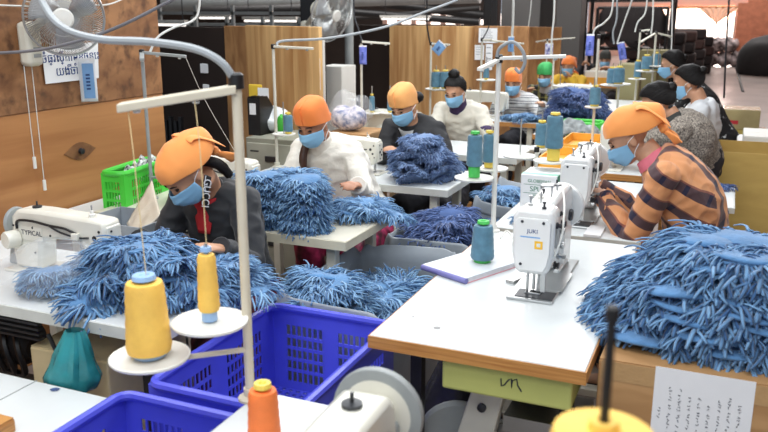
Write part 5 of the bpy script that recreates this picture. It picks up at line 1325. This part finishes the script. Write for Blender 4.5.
# ================================================================ fans, notices, packets, cables
def fan(label, cen, face, body_c, rad=.2, wall=(0, 0, 0), cords=()):
    t = thing('wall_fan', label, 'fan', body_c, 0, 'wall fans'); c = Vector(cen) - Vector(body_c); f = Vector(face).normalized(); x, y, a = basis(f)
    mb = MB(); n = 104
    for k in range(n):
        th = 2 * PI * k / n; pts = []
        for r_, d in ((.2, .055), (.55, .062), (.85, .05), (1, .0)):
            th2 = th + .5 * (r_ - .2); pts.append(c + (x * math.cos(th2) + y * math.sin(th2)) * rad * r_ + f * d)
        mb.tube(pts, .0015, 4)
    for r_, d in ((.45, .061), (.75, .056)): mb.tube([c + (x * math.cos(q) + y * math.sin(q)) * rad * r_ + f * d for q in [2 * PI * k / 40 for k in range(42)]], .0014, 4)
    mb.build('front_grille', M_STEEL, t)
    mb = MB()
    for k in range(60):
        th = 2 * PI * k / 60; mb.tube([c + (x * math.cos(th) + y * math.sin(th)) * rad * r_ + f * d for r_, d in ((.25, -.07), (.7, -.06), (1, 0))], .0011, 4)
    mb.build('rear_grille', M_STEEL, t)
    MB().tube([c + (x * math.cos(q) + y * math.sin(q)) * rad for q in [2 * PI * k / 48 for k in range(50)]], .006, 8).build('grille_ring', M_STEEL, t)
    MB().lathe([(.045, .05), (.047, .062), (.04, .07), (0, .073)], c, f, 24).build('hub_badge', M_WHITEP, t)
    for k in range(3):
        th = 2 * PI * k / 3 + .4
        def bl_(u, v):
            a_ = th + (u - .5) * (1.2 - .3 * v) + .25 * v; r_ = .03 + v * (rad * .86 - .03)
            return c + (x * math.cos(a_) + y * math.sin(a_)) * r_ + f * ((u - .5) * .05)
        MB().grid(bl_, 8, 8).build('blade', mat('fan_blade', (176, 180, 184), .3), t, solid=.003)
    MB().lathe([(.03, -.1), (.06, -.17), (.065, -.12), (.06, -.06), (.03, -.04), (.02, .03), (0, .03)], c, f, 22).build('motor_housing', M_OFFW, t)
    MB().box((0, 0, 0), (.075, .085, .2)).build('wall_bracket', M_OFFW, t, bevel=.022, smooth=35)
    MB().tube([Vector((0, 0, .06)), (c - f * .1) * .5 + Vector((0, 0, .05)), c - f * .1], .02, 10).build('neck', M_OFFW, t)
    mb = MB()
    for z in (-.03, -.06): mb.b2((.034, -.02, z), (.041, .02, z + .016))
    mb.build('switch_panel', M_GREYP, t, smooth=0)
    for p, dz in cords:
        p = Vector(p) - Vector(body_c); cd_ = MB().cyl((p.x, p.y, -.09), (p.x, p.y, p.z), .0022, n=6).build('pull_cord', M_CABLEL, t)
        MB().cyl((p.x, p.y, p.z), (p.x, p.y, p.z - dz), .008, n=10).build('cord_pull', M_WHITEP, cd_)
    return t
bq = Xp(30, 44, -2.95)
fan('white wall fan on the plywood wall, in the upper left corner', Xp(64, 17, -2.76), (.62, -.75, -.12), bq, .17, cords=[(Xp(34, 157, -2.97), .055), (Xp(44, 180, -2.97), .05)])
bq2 = Yp(306, 33, 6.05)
fan('white fan on the black column, turned side on', Yp(331, 14, 5.75), (.9, -.25, -.25), bq2, .22)

# notice with blue script, on the plywood wall
na, nb_, nc, nd = Xp(42, 51, -2.985), Xp(98, 41, -2.985), Xp(99, 78, -2.985), Xp(46, 84, -2.985)
nt_ = thing('paper_notice', 'white paper notice with two lines of blue script below the wall fan', 'notice', (-2.99, nd.y, nd.z))
o0 = nt_.location; xx = -2.986 - o0.x
MB().add([(xx, p.y - o0.y, p.z - o0.z) for p in (na, nb_, nc, nd)] + [(xx - .002, p.y - o0.y, p.z - o0.z) for p in (na, nb_, nc, nd)], [(0, 3, 2, 1), (4, 5, 6, 7), (0, 1, 5, 4), (1, 2, 6, 5), (2, 3, 7, 6), (3, 0, 4, 7)]).build('sheet', M_PAPER, nt_, smooth=0)
RX = Matrix.Rotation(PI / 2, 4, 'Z') @ Matrix.Rotation(PI / 2, 4, 'X')
m1 = (na + nb_ + nc + nd) / 4 - o0
text('\u1785\u17c6\u1792\u17d2\u179c\u17be\u179f\u17d2\u178f\u17b6\u1798\u178c\u17bc\u1785\u1793\u17c1\u17c7', .058, M_INKB, nt_, Matrix.Translation((xx + .001, m1.y, m1.z + .03)) @ RX)
text('\u1799\u17be\u1784\u1785\u17b6\u17c6\u1798\u17c1', .06, M_INKB, nt_, Matrix.Translation((xx + .001, m1.y - .01, m1.z - .035)) @ RX)
def packet(label, px, py, Y, w_, h_, m, rot=0, group='hanging mask packets', face=0, inner=False):
    c = Yp(px, py, Y); t = thing('mask_packet', label, 'packet', c, face, group)
    mb = MB()
    def fn(u, v):
        x, z = (u - .5) * w_, (v - .5) * h_; return (x, -.006 * math.sin(u * PI) * math.sin(v * PI) + .002 * noise.noise(Vector((u * 4, v * 6, px))), z)
    Mr = Matrix.Rotation(rot, 4, 'Y')
    o = MB().grid(fn, 8, 12).build('pouch', m, t, solid=.004); o.data.transform(Mr)
    o = MB().b2((-w_ * .5, -.0035, h_ * .42), (w_ * .5, .0035, h_ * .5)).build('white_seal', M_PAPER, t, smooth=0); o.data.transform(Mr)
    if inner:
        o = MB().b2((-w_ * .3, -.0095, -h_ * .42), (w_ * .36, -.0075, h_ * .38)).build('blue_panel', M_TAGB, t, smooth=0); o.data.transform(Mr)
    mb = MB()
    for k in range(5): mb.b2((-w_ * .12, -.0105, h_ * (-.22 + .08 * k)), (w_ * .12, -.0085, h_ * (-.18 + .08 * k)))
    o = mb.build('printed_block', M_INKB, t, smooth=0); o.data.transform(Mr); return t
qn = Xp(88, 79, -2.95); packet('blue and white mask packet hanging over the paper notice', 88, 80, qn.y, .08, .215, mat('white_packet', (232, 236, 242), .35), face=R(45), inner=True)
packet('blue packet hanging on the stand at the dark board', 363, 55, 5.15, .055, .13, M_TAGP)
packet('pale blue packet tilted on the stand at the pale boards', 439, 48, 6.28, .085, .1, M_TAGB, rot=R(40))
packet('pale blue packet on the wire by the striped shirt', 511, 44, 6.88, .05, .13, M_TAGB)
packet('violet packet on the stand rising from the navy heap', 590, 45, 5.45, .05, .14, M_TAGP)
packet('violet packet tilted on the stand with two teal cones', 622, 51, 7.15, .06, .15, M_TAGP, rot=R(-12))
packet('crumpled white and violet packet on the bracket above the green scarf', 549, 49, 9.25, .09, .13, mat('white_violet_packet', (214, 216, 232), .3, var=.3, scale=30, col2=(110, 110, 190)))

def cable(label, pts, r=.006, m=M_CABLEL, group=None):
    o = MB().tube(curve_pts(pts, 8 * (len(pts) - 1)), r, 8).build('power_cable', m); return tag(o, label, 'cable', group)
e0 = Vector((SB.x, SB.y, Yp(236, 84, SB.y).z))
cable('thick grey hose curving across the top left to the cream thread stand', [Yp(25, -40, 1.5), Yp(42, 2, 1.48), Yp(62, 27, 1.46), Yp(98, 39, 1.46), Yp(150, 42, 1.47), Yp(195, 49, 1.48), Yp(222, 63, 1.49), e0], .009, M_CABLE)
cable('dark grey cable crossing in front of the fan, rising to the right', [Yp(-30, 54, 2.3), Yp(30, 51, 2.3), Yp(75, 42, 2.3), Yp(120, 26, 2.3), Yp(172, 0, 2.3), Yp(200, -14, 2.3)], .006, mat('slate_cable', (110, 112, 118), .4))
cable('thin white wire along the wall above the fan with a red joint', [Xp(-20, 4, -2.97), Xp(25, 6, -2.97), Xp(70, 4, -2.9), Xp(105, 5, -2.9), Xp(125, -2, -2.9)], .004)
cable('pale cable from the stand at the plywood end up to the ceiling', [Yp(150, 52, 3.15), Yp(158, 37, 3.2), Yp(175, 27, 3.3), Yp(192, 21, 3.4), Yp(199, 8, 3.45), Yp(201, -40, 3.5)], .006)
cable('grey cable from the filing cabinet stand rising across to the right', [Yp(277, 46, 4.12), Yp(283, 41, 4.15), Yp(330, 38, 4.3), Yp(385, 27, 4.5), Yp(425, 12, 4.7), Yp(462, -2, 4.9), Yp(500, -20, 5.2)], .008, M_CABLE)
cable('dark cable above the stand at the dark board', [Yp(362, 41, 5.2), Yp(358, 28, 5.2), Yp(354, 12, 5.2), Yp(354, -30, 5.2)], .006, M_DSTEEL)
cable('dark cable above the stand at the pale boards', [Yp(430, 43, 6.3), Yp(427, 25, 6.3), Yp(427, 5, 6.3), Yp(426, -30, 6.3)], .007, M_BLACK)
gz0 = Yp(497, 60, 3.1)
cable('grey cable arching over the gantry stand', [Yp(497, 57, 3.12), Yp(500, 48, 3.12), Yp(512, 42, 3.12), Yp(522, 50, 3.12), Yp(525, 62, 3.12), Yp(520, 72, 3.12), Yp(515, 68, 3.12)], .007, M_CABLE)
cable('white cable dropping behind the gantry stand', [Yp(514, 60, 6.9), Yp(512, 40, 6.9), Yp(513, 20, 6.9), Yp(514, -30, 6.9)], .011)
cable('white cable dropping to the stand beside the green scarf', [Yp(551, 57, 7.85), Yp(552, 35, 7.85), Yp(554, 15, 7.85), Yp(555, -30, 7.85)], .009)
cable('thin dark wire slanting above the notice board', [Yp(482, 40, 6.5), Yp(490, 22, 6.5), Yp(494, -20, 6.5)], .005, M_BLACK)
cable('white cable curving up from the stand in the navy heap', [Yp(593, 37, 5.5), Yp(595, 29, 5.5), Yp(605, 22, 5.5), Yp(612, 10, 5.5), Yp(615, -30, 5.5)], .006)
cable('grey cable dropping behind the violet packet', [Yp(614, 44, 7.6), Yp(613, 32, 7.6), Yp(617, 15, 7.6), Yp(616, -30, 7.6)], .008, M_CABLE)
cable('straight white cable slanting up from the two teal cones', [Yp(617, 44, 7.2), Yp(625, 20, 7.2), Yp(632, 0, 7.2), Yp(640, -30, 7.2)], .007)
cable('white cable curving up from the slim stand at the olive panels', [Yp(635, 32, 7.9), Yp(638, 22, 7.9), Yp(646, 10, 7.9), Yp(648, -30, 7.9)], .007)
cable('white cable going straight up from the long flat arm', [Yp(651, 34, 7.6), Yp(653, 15, 7.6), Yp(653, -30, 7.6)], .007)
cable('white wire with hanging plug near the far curtain', [Yp(671, 60, 8.4), Yp(672, 30, 8.4), Yp(673, -30, 8.4)], .006)
cable('dark wire hanging in front of the far window', [Yp(724, 98, 7.5), Yp(726, 50, 7.5), Yp(729, 0, 7.5), Yp(730, -30, 7.5)], .008, M_DSTEEL)
cable('thin pale wire above the gantry arm', [Yp(526, 40, 9.0), Yp(530, 15, 9.0), Yp(533, -20, 9.0)], .005)
# threads led down from the stands (fine strands)
def strand(label, pts, r=.0011, m=None): return tag(MB().tube(curve_pts(pts, 12), r, 5).build('thread_strand', m or mat('pale_thread', (214, 208, 196), .7)), label, 'thread')
M_YST = mat('yellow_strand', (222, 200, 150), .7)
strand('yellow thread rising from the fat yellow cone to the left of the arm', [Yp(147, 284, 1.36), Yp(133, 150, 1.37), Yp(127, 104, 1.39)], .0012, M_YST)
strand('yellow thread rising from the slim yellow cone to the arm', [Yp(207, 254, 1.44), Yp(200, 150, 1.44), Yp(194, 96, 1.45)], .0012, M_YST)
strand('pale thread falling from the stand at the plywood end', [Yp(186, 58, 3.2), Yp(205, 100, 3.2), Yp(234, 150, 3.2)])

# notices on the boards behind
def sheet(label, px0, py0, px1, py1, Y, marks=3, seed=0, cat='notice'):
    a, b_ = Yp(px0, py0, Y), Yp(px1, py1, Y); c = a.lerp(b_, .5); t = thing('paper_sheet', label, cat, c, (lambda a_, b_: math.atan2(b_[1] - a_[1], b_[0] - a_[0]))(col(248, 60, 4.89), col(321, 60, 4.6)) if Y < 6 else 0, 'sheets on the boards')
    w_, h_ = (b_.x - a.x) / 2, abs(a.z - b_.z) / 2; rnd = random.Random(seed)
    MB().b2((-w_, -.002, -h_), (w_, 0, h_)).build('page', M_PAPER, t, smooth=0)
    mb = MB()
    for k in range(marks): mb.b2((-w_ * .75, -.0028, h_ * (.7 - 1.3 * k / marks)), (w_ * rnd.uniform(.1, .8), -.0021, h_ * (.7 - 1.3 * k / marks) + h_ * .06))
    mb.build('print_lines', mat('grey_print', (130, 140, 145), .8), t, smooth=0)
    if seed == 1:
        mb = MB()
        for k in range(3): mb.b2((-w_ * .8, -.0029, h_ * (.5 - .35 * k)), (-w_ * .25, -.0022, h_ * (.7 - .35 * k)))
        mb.build('green_pictures', mat('pale_green_picture', (110, 150, 130), .8), t, smooth=0)
sheet('large white sheet with small green pictures on the pale partition', 292, 60, 310, 103, 4.665, 8, 1)
sheet('narrow white sheet right of the one with green pictures', 311, 58, 322, 90, 4.605, 7, 2)
sheet('white notice with blue frame at the top of the umber board', 479, 28, 497, 43, 7.92, 5, 3)
sheet('small white sheet hung low at the edge of the timber boards', 475, 45, 484, 60, 7.93, 4, 4)
sheet('pale blue sheet under the notice on the umber board', 486, 44, 492, 70, 7.92, 3, 5)
# filing cabinet group
ca, cb2 = Yp(250, 136, 4.25), Yp(300, 143, 4.25)
fcab = thing('filing_cabinet', 'grey steel filing cabinet behind the thread stand', 'cabinet', ((ca.x + cb2.x) / 2, 4.4, 0))
cw = (cb2.x - ca.x) / 2; ch_ = ca.z
MB().b2((-cw, -.2, 0), (cw, .2, ch_)).build('cabinet_body', mat('cabinet_grey', (150, 150, 136), .5), fcab, bevel=.004, smooth=0)
for k in range(3):
    z1 = ch_ - .03 - .27 * k
    d_ = MB().b2((-cw + .015, -.212, z1 - .25), (cw - .015, -.2, z1)).build('drawer', mat('drawer_grey', (166, 166, 152), .5), fcab, bevel=.003, smooth=0)
    mb = MB(); mb.b2((-.03, -.228, z1 - .11), (.05, -.212, z1 - .075)); mb.build('handle', M_DSTEEL, d_, bevel=.004, smooth=0)
    MB().b2((-.14, -.2135, z1 - .055), (-.08, -.212, z1 - .045)).build('label_slot', M_DSTEEL, d_, smooth=0)
mf_ = thing('magazine_file', 'black magazine file on the filing cabinet', 'file holder', (Yp(254, 130, 4.35).x + .06, 4.4, ch_))
for k in range(4):
    x0 = -.06 + .028 * k
    MB().prism([(-.11, 0), (.11, 0), (.11, .1), (-.02, .24), (-.11, .24)], x0, x0 + .004, 'x').build('divider', M_BLACK, mf_, smooth=0)
MB().b2((-.06, -.114, 0), (.028, -.108, .23)).build('front_panel', M_BLACK, mf_, smooth=0)
MB().b2((-.045, -.116, .13), (.0, -.114, .2)).build('spine_card', M_PAPER, mf_, smooth=0)
MB().b2((-.06, -.11, 0), (.028, .11, .004)).build('base', M_BLACK, mf_, smooth=0)
def lump(name, label, cat, c, r, m, amp=.25, seed=0, fz=0):
    mb = MB(); mb.ell((0, 0, r[2] * (1 - fz)), r, None, 32, 20)
    mb.v = [(x * (1 + amp * noise.noise(Vector((x, y, z)) * (1.3 / max(r)) + Vector((seed, 0, 0)))), y * (1 + amp * noise.noise(Vector((x, y, z)) * (1.3 / max(r)) + Vector((0, seed, 0)))), max(0, z * (1 + amp * noise.noise(Vector((x, y, z)) * (2 / max(r)) + Vector((0, 0, seed)))) )) for x, y, z in mb.v]
    o = mb.build(name, m); o.location = c; return tag(o, label, cat)
lump('plastic_bag', 'crumpled white plastic bag on the filing cabinet behind the file holder', 'bag', (Yp(272, 120, 4.45).x, 4.46, ch_), (.12, .08, .075), mat('white_film', (222, 226, 228), .3, bump=.5, bscale=20), .35, 2)
lump('green_pouch', 'bright green pouch on the filing cabinet', 'pouch', (Yp(284, 125, 4.38).x, 4.36, ch_), (.045, .035, .065), mat('green_film', (66, 170, 60), .35), .2, 3)
MB
ob = MB().b2((-.05, -.006, 0), (.05, .006, .12)).build('yellow_folder', mat('yellow_card', (226, 190, 60), .6), bevel=.004, smooth=0); ob.location = (Yp(251, 100, 4.52).x, 4.58, ch_ + .0); ob.scale.z = 2.4; tag(ob, 'yellow folder standing behind the black file holder', 'folder')
ob = MB().b2((-.04, -.003, 0), (.04, .003, .27)).build('photo_card', M_PAPER, smooth=0); ob.location = (Yp(259, 100, 4.5).x, 4.555, ch_); tag(ob, 'white card standing behind the black file holder', 'card')
# bag of cloth and white bin in the gap between the boards
q = Yp(345, 132, 4.75); cb_ = carton('carton', 'plain carton under the clear bag of cloth', (q.x - .1, 4.66, 0), (q.x + .2, 5.0, q.z), M_CARD, tape=False)
lump('cloth_bundle', 'printed cloth bundle inside the clear bag by the white turtleneck', 'cloth', (q.x, 4.8, q.z + .003), (.13, .1, .085), mat('printed_cloth', (214, 206, 210), .85, var=.4, scale=30, col2=(110, 120, 160)), .2, 5)
lump('clear_plastic_bag', 'clear plastic bag around the printed cloth, behind the white turtleneck', 'bag', (q.x, 4.8, q.z), (.17, .14, .125), M_GLASS, .3, 6)
q = Yp(336, 100, 6.6); carton('storage_bin', 'tall off white bin in the gap beside the fan column', (q.x - .12, 6.5, 0), (q.x + .11, 6.8, Yp(335, 66, 6.6).z), M_WHITEP, tape=False, cat='bin')
q = Yp(349, 30, 7.4); struct(MB().cyl((q.x, 7.4, 0), (q.x, 7.4, 2.6), .045, n=14).build('trim_5', M_GREYP))
q = Yp(323, 30, 5.6); struct(MB().cyl((q.x, 5.6, 0), (q.x, 5.6, Yp(323, 38, 5.6).z), .012, n=10).build('trim_6', M_WHITEP))
# ================================================================ the far hall
def shelf_rack(label, x0, x1, Y, zs, m, depth=.5, h=2.4, goods=None, seed=0):
    t = thing('storage_rack', label, 'rack', ((x0 + x1) / 2, Y, 0), 0, 'dark storage racks'); w_ = (x1 - x0) / 2
    n = max(2, int((x1 - x0) / .9) + 1)
    for k in range(n):
        x = -w_ + 2 * w_ * k / (n - 1)
        for y in (-depth / 2, depth / 2): MB().b2((x - .03, y - .03, 0), (x + .03, y + .03, h)).build('upright', m, t, smooth=0)
    for z in zs: MB().b2((-w_, -depth / 2, z), (w_, depth / 2, z + .04)).build('shelf', m, t, smooth=0)
    rnd = random.Random(seed)
    return t
xa, xb = Yp(588, 30, 15).x, Yp(672, 30, 15).x
zsh = [.35, 1.0, Yp(630, 36, 15).z, Yp(630, 2, 15).z]
shelf_rack('dark storage rack of fabric rolls against the far light', xa, xb, 15, zsh, M_BLACK, .7, 2.6)
M_DCL = mat('dark_cloth', (34, 30, 32), .85, var=.3, scale=6)
M_DCL2 = mat('brown_dark_cloth', (60, 44, 42), .85, var=.3, scale=6)
rnd = random.Random(4)
G = 'fabric rolls on the rack'
for z in zsh[:3]:
    x = xa + .15
    while x < xb - .1:
        if rnd.random() < .82:
            r_ = rnd.uniform(.1, .16); o = MB().cyl((0, -.3, 0), (0, .3, 0), r_, n=14).build('fabric_roll', rnd.choice((M_DCL, M_DCL, M_DCL2))); o.location = (x, 15, z + .04 + r_)
            tag(o, 'dark roll of fabric on the far storage rack', 'fabric roll', G)
        x += .34
# garments on a hanging rail in front of the racks
ra, rb_ = Yp(598, 8, 13.5), Yp(668, 12, 13.5)
tg = thing('clothes_rail', 'black clothes rail hung with dark garments before the far racks', 'rail', ((ra.x + rb_.x) / 2, 13.5, 0)); w_ = (rb_.x - ra.x) / 2
MB().cyl((-w_, 0, ra.z), (w_, 0, ra.z), .025).build('rail', M_BLACK, tg)
for s in (-1, 1): MB().cyl((s * w_, 0, 0), (s * w_, 0, ra.z), .025).build('leg', M_BLACK, tg)
for k in range(9):
    x = ra.x + .15 + (rb_.x - ra.x - .3) * k / 8; hh = rnd.uniform(.3, .55)
    def gf(u, v, hh=hh): a = u * 2 * PI; k_ = (.5 + .5 * min(1, v * 4)) * (1 + .1 * math.sin(a * 5)); return (.12 * k_ * math.cos(a), .06 * k_ * math.sin(a), -hh * v)
    o = MB().grid(gf, 20, 8, closed=True).build('hanging_garment', M_DCL); o.location = (x, 13.5, ra.z); tag(o, 'dark garment hanging on the far clothes rail', 'garment', 'garments on the far rail')
# olive panels (fabric covered boards) before the racks
for k, (x0, x1, y0, y1, Y) in enumerate(((634, 655, 62, 92, 10.2), (618, 637, 64, 104, 8.9), (640, 668, 50, 64, 10.6))):
    a, b_ = Yp(x0, y0, Y), Yp(x1, y1, Y); a2 = max(.4, b_.z)
    o = MB().b2((a.x, Y, 0), (b_.x, Y + .3, a.z)).build('olive_carton', mat('olive_card', (136, 130, 92), .7, var=.12, scale=3), bevel=.01, smooth=0)
    tag(o, ('olive carton between the thread stands, nearest the black haired woman', 'olive carton behind the two teal cones, by the white tub', 'long olive carton lying behind the others at the rack foot')[k], 'carton', 'olive cartons')
# dark stacked bales beside the aisle
G = 'dark bales along the aisle'
for i, (px, Y, n) in enumerate(((650, 17, 4), (664, 18.5, 5), (676, 20, 5), (687, 22, 5), (697, 24, 4))):
    x = Yp(px, 50, Y).x
    for k in range(n):
        wdt = .42
        o = MB().b2((-wdt, -.35, 0), (wdt, .35, .24)).build('fabric_bale', M_DCL if (i + k) % 3 else M_DCL2, bevel=.05, smooth=40)
        o.location = (x + .02 * ((k * 7) % 3 - 1), Y, .245 * k); tag(o, 'dark wrapped bale in the stacks along the far aisle', 'bale', G)
# pale bundles and cartons under the window
G = 'cloth bundles under the far window'
for k, (px, py, r_) in enumerate(((700, 56, .42), (712, 56, .42), (724, 56, .45), (736, 58, .4), (706, 49, .38), (718, 49, .4), (730, 50, .38))):
    Y = 27.0; q = Yp(px, py, Y)
    lump('cloth_bundle', 'bundle of dark and white cloth below the far window', 'bundle', (q.x, Y, 0 if k < 4 else .43), (r_ * .62, .3, .22), mat('mixed_cloth', (140, 130, 130), .85, var=.5, scale=5, col2=(46, 38, 38)), .3, k)['group'] = G
M_CF = mat('far_carton', (176, 110, 82), .8, var=.12)
for k, (px, Y, z, s) in enumerate(((751, 27.5, 0, .5), (751, 27.5, .95, .5), (757, 28.5, 1.9, .42), (785, 27.5, 0, .5), (785, 27.5, .95, .5), (783, 27.5, 1.6, .4))):
    x = Yp(px, 50, Y).x
    if k == 2: z, Y = 1.4 - .0, 27.5
    o = carton('carton', ('brown carton at the floor, left stack beside the far black heap', 'brown carton second in the left stack beside the far black heap', 'brown carton topping the left stack near the far window', 'brown carton at the floor behind the far black heap', 'brown carton second behind the far black heap', 'brown carton topping the right stack in the far corner')[k], (x - s, Y - .3, z), (x + s * .9, Y + .3, z + (.45 if k in (2, 5) else .94)), M_CF, tape=False)
    if k in (1,): o.location.z = .945; 
    if k == 2: o.location.z = 1.89
    if k == 4: o.location.z = .945
    if k == 5: o.location.z = 1.89
q = Z(764, 70, 0); lump('black_cloth_heap', 'tall black covered heap at the right edge, beside the far aisle', 'heap', (Yp(774, 50, 24).x, 24, 0), (.95, .7, .72), mat('black_cover', (22, 20, 22), .8, var=.2, bump=.3, bscale=4), .12, 9, fz=.55)
# left far hall: steel racks with lamp strips above the boards
for k, (x0, x1, py, Y) in enumerate(((160, 312, 13, 9.0), (160, 300, 24, 9.2))):
    a, b_ = Yp(x0, py, Y), Yp(x1, py, Y)
    tg = thing('steel_rail', ('upper white steel rail above the dark partition', 'lower white steel rail above the dark partition')[k], 'rail', ((a.x + b_.x) / 2, Y, 0)); w_ = (b_.x - a.x) / 2
    MB().b2((-w_, -.02, a.z - .02), (w_, .02, a.z + .02)).build('beam', M_GREYP, tg, smooth=0)
    for j in range(5):
        x = -w_ + 2 * w_ * j / 4; MB().b2((x - .02, -.02, 0), (x + .02, .02, a.z + .1)).build('upright', M_GREYP, tg, smooth=0)
for k, (px, py, Y, ln) in enumerate(((170, 25, 8.4, .5), (270, 21, 10.3, .9), (215, 18, 10.5, .6), (405, 19, 13, .9))):
    q = Yp(px, py, Y); t = thing('strip_lamp', ('strip lamp at the left edge of the dark partition', 'strip lamp above the brown partition', 'strip lamp above the dark partition, small and far', 'lit strip lamp above the dark board by the pale boards', 'long unlit looking strip lamp at the top edge by the column', 'strip lamp at the top edge above the dark partition')[k], 'lamp', q, 0, 'far strip lamps')
    MB().b2((-ln / 2, -.04, .02), (ln / 2, .04, .06)).build('lamp_housing', M_WHITEP, t, smooth=0)
    MB().cyl((-ln / 2 + .02, 0, 0), (ln / 2 - .02, 0, 0), .016).build('tube', mat('lit_tube', (255, 250, 244), .3, var=0, emit=(1.1)), t)
    for s in (-1, 1): MB().cyl((s * ln * .4, 0, .06), (s * ln * .4, 0, 4.4 - q.z), .006, n=6).build('hanging_rod', M_DSTEEL, t)
# ducts and dark beams glimpsed over the boards
for k, (x0, y0, x1, y1, Y, r_) in enumerate(((165, 4, 480, -6, 14, .16), (200, 12, 330, 9, 12.5, .09), (350, 12, 480, 22, 15, .07), (380, 3, 490, 16, 16, .09), (330, 20, 480, 8, 15.5, .05))):
    a, b_ = Yp(x0, y0, Y), Yp(x1, y1, Y)
    o = MB().cyl(a, b_, r_, n=14).build('ceiling_duct', (M_GREYP, M_DARK, M_BLACK, M_BLACK, M_DARK)[k]); struct(o); o.name = 'beam_%d' % (k + 1)
# two heaps on the far left, dark shapes behind the dark partition opening
for k, (px, py, Y) in enumerate(((160, 78, 4.6), (163, 100, 4.6))):
    q = Yp(px + 8, py, Y); 
    o = MB().b2((-.06, -.04, 0), (.06, .04, .07)).build('switch_box', M_PAPER, bevel=.004, smooth=0); o.location = (q.x, 4.98 + .12, q.z); tag(o, ('white switch box on the dark partition, upper', 'white switch box on the dark partition, lower')[k], 'switch box')
q = Yp(166, 130, 4.9); tgm = thing('clamp_bar_rack', 'black metal bars standing at the left edge of the dark partition', 'rack', (q.x + .05, 4.9, 0))
for k in range(5): MB().b2((-.1 + .045 * k, -.015, 0), (-.075 + .045 * k, .015, Yp(166, 116 + 4 * (k % 2), 4.9).z)).build('bar', M_BLACK, tgm, smooth=0)
MB().b2((-.12, -.02, .4), (.12, .02, .44)).build('tie_bar', M_BLACK, tgm, smooth=0)
# small things on the tables
for k, (px, py, z) in enumerate(((390, 142, T), (530, 150, T))):
    q = Z(px, py, z)
q = Z(404, 145, T); 
ob = thing('oil_bottle', 'clear bottle on the table behind the teal cones', 'bottle', (-1.0, 4.8 + .45, T + .007))
MB().lathe([(.026, 0), (.028, .01), (.028, .08), (.012, .1), (.01, .11), (0, .11)], n=18).build('bottle_body', mat('clear_bottle', (226, 230, 232), .15, trans=.5), ob)
MB().lathe([(.012, .108), (.012, .125), (.004, .13), (.003, .15), (0, .15)], n=12).build('nozzle', M_WHITEP, ob)
ob = MB().box((0, 0, .005), (.07, .16, .01)).build('red_tape_gauge', M_PAPER, smooth=0); q = Z(590, 232, T); ob.location = (q.x + .02, q.y, T + .0); tag(ob, 'white strip with red mark on the table in front of the plaid sleeve', 'strip')
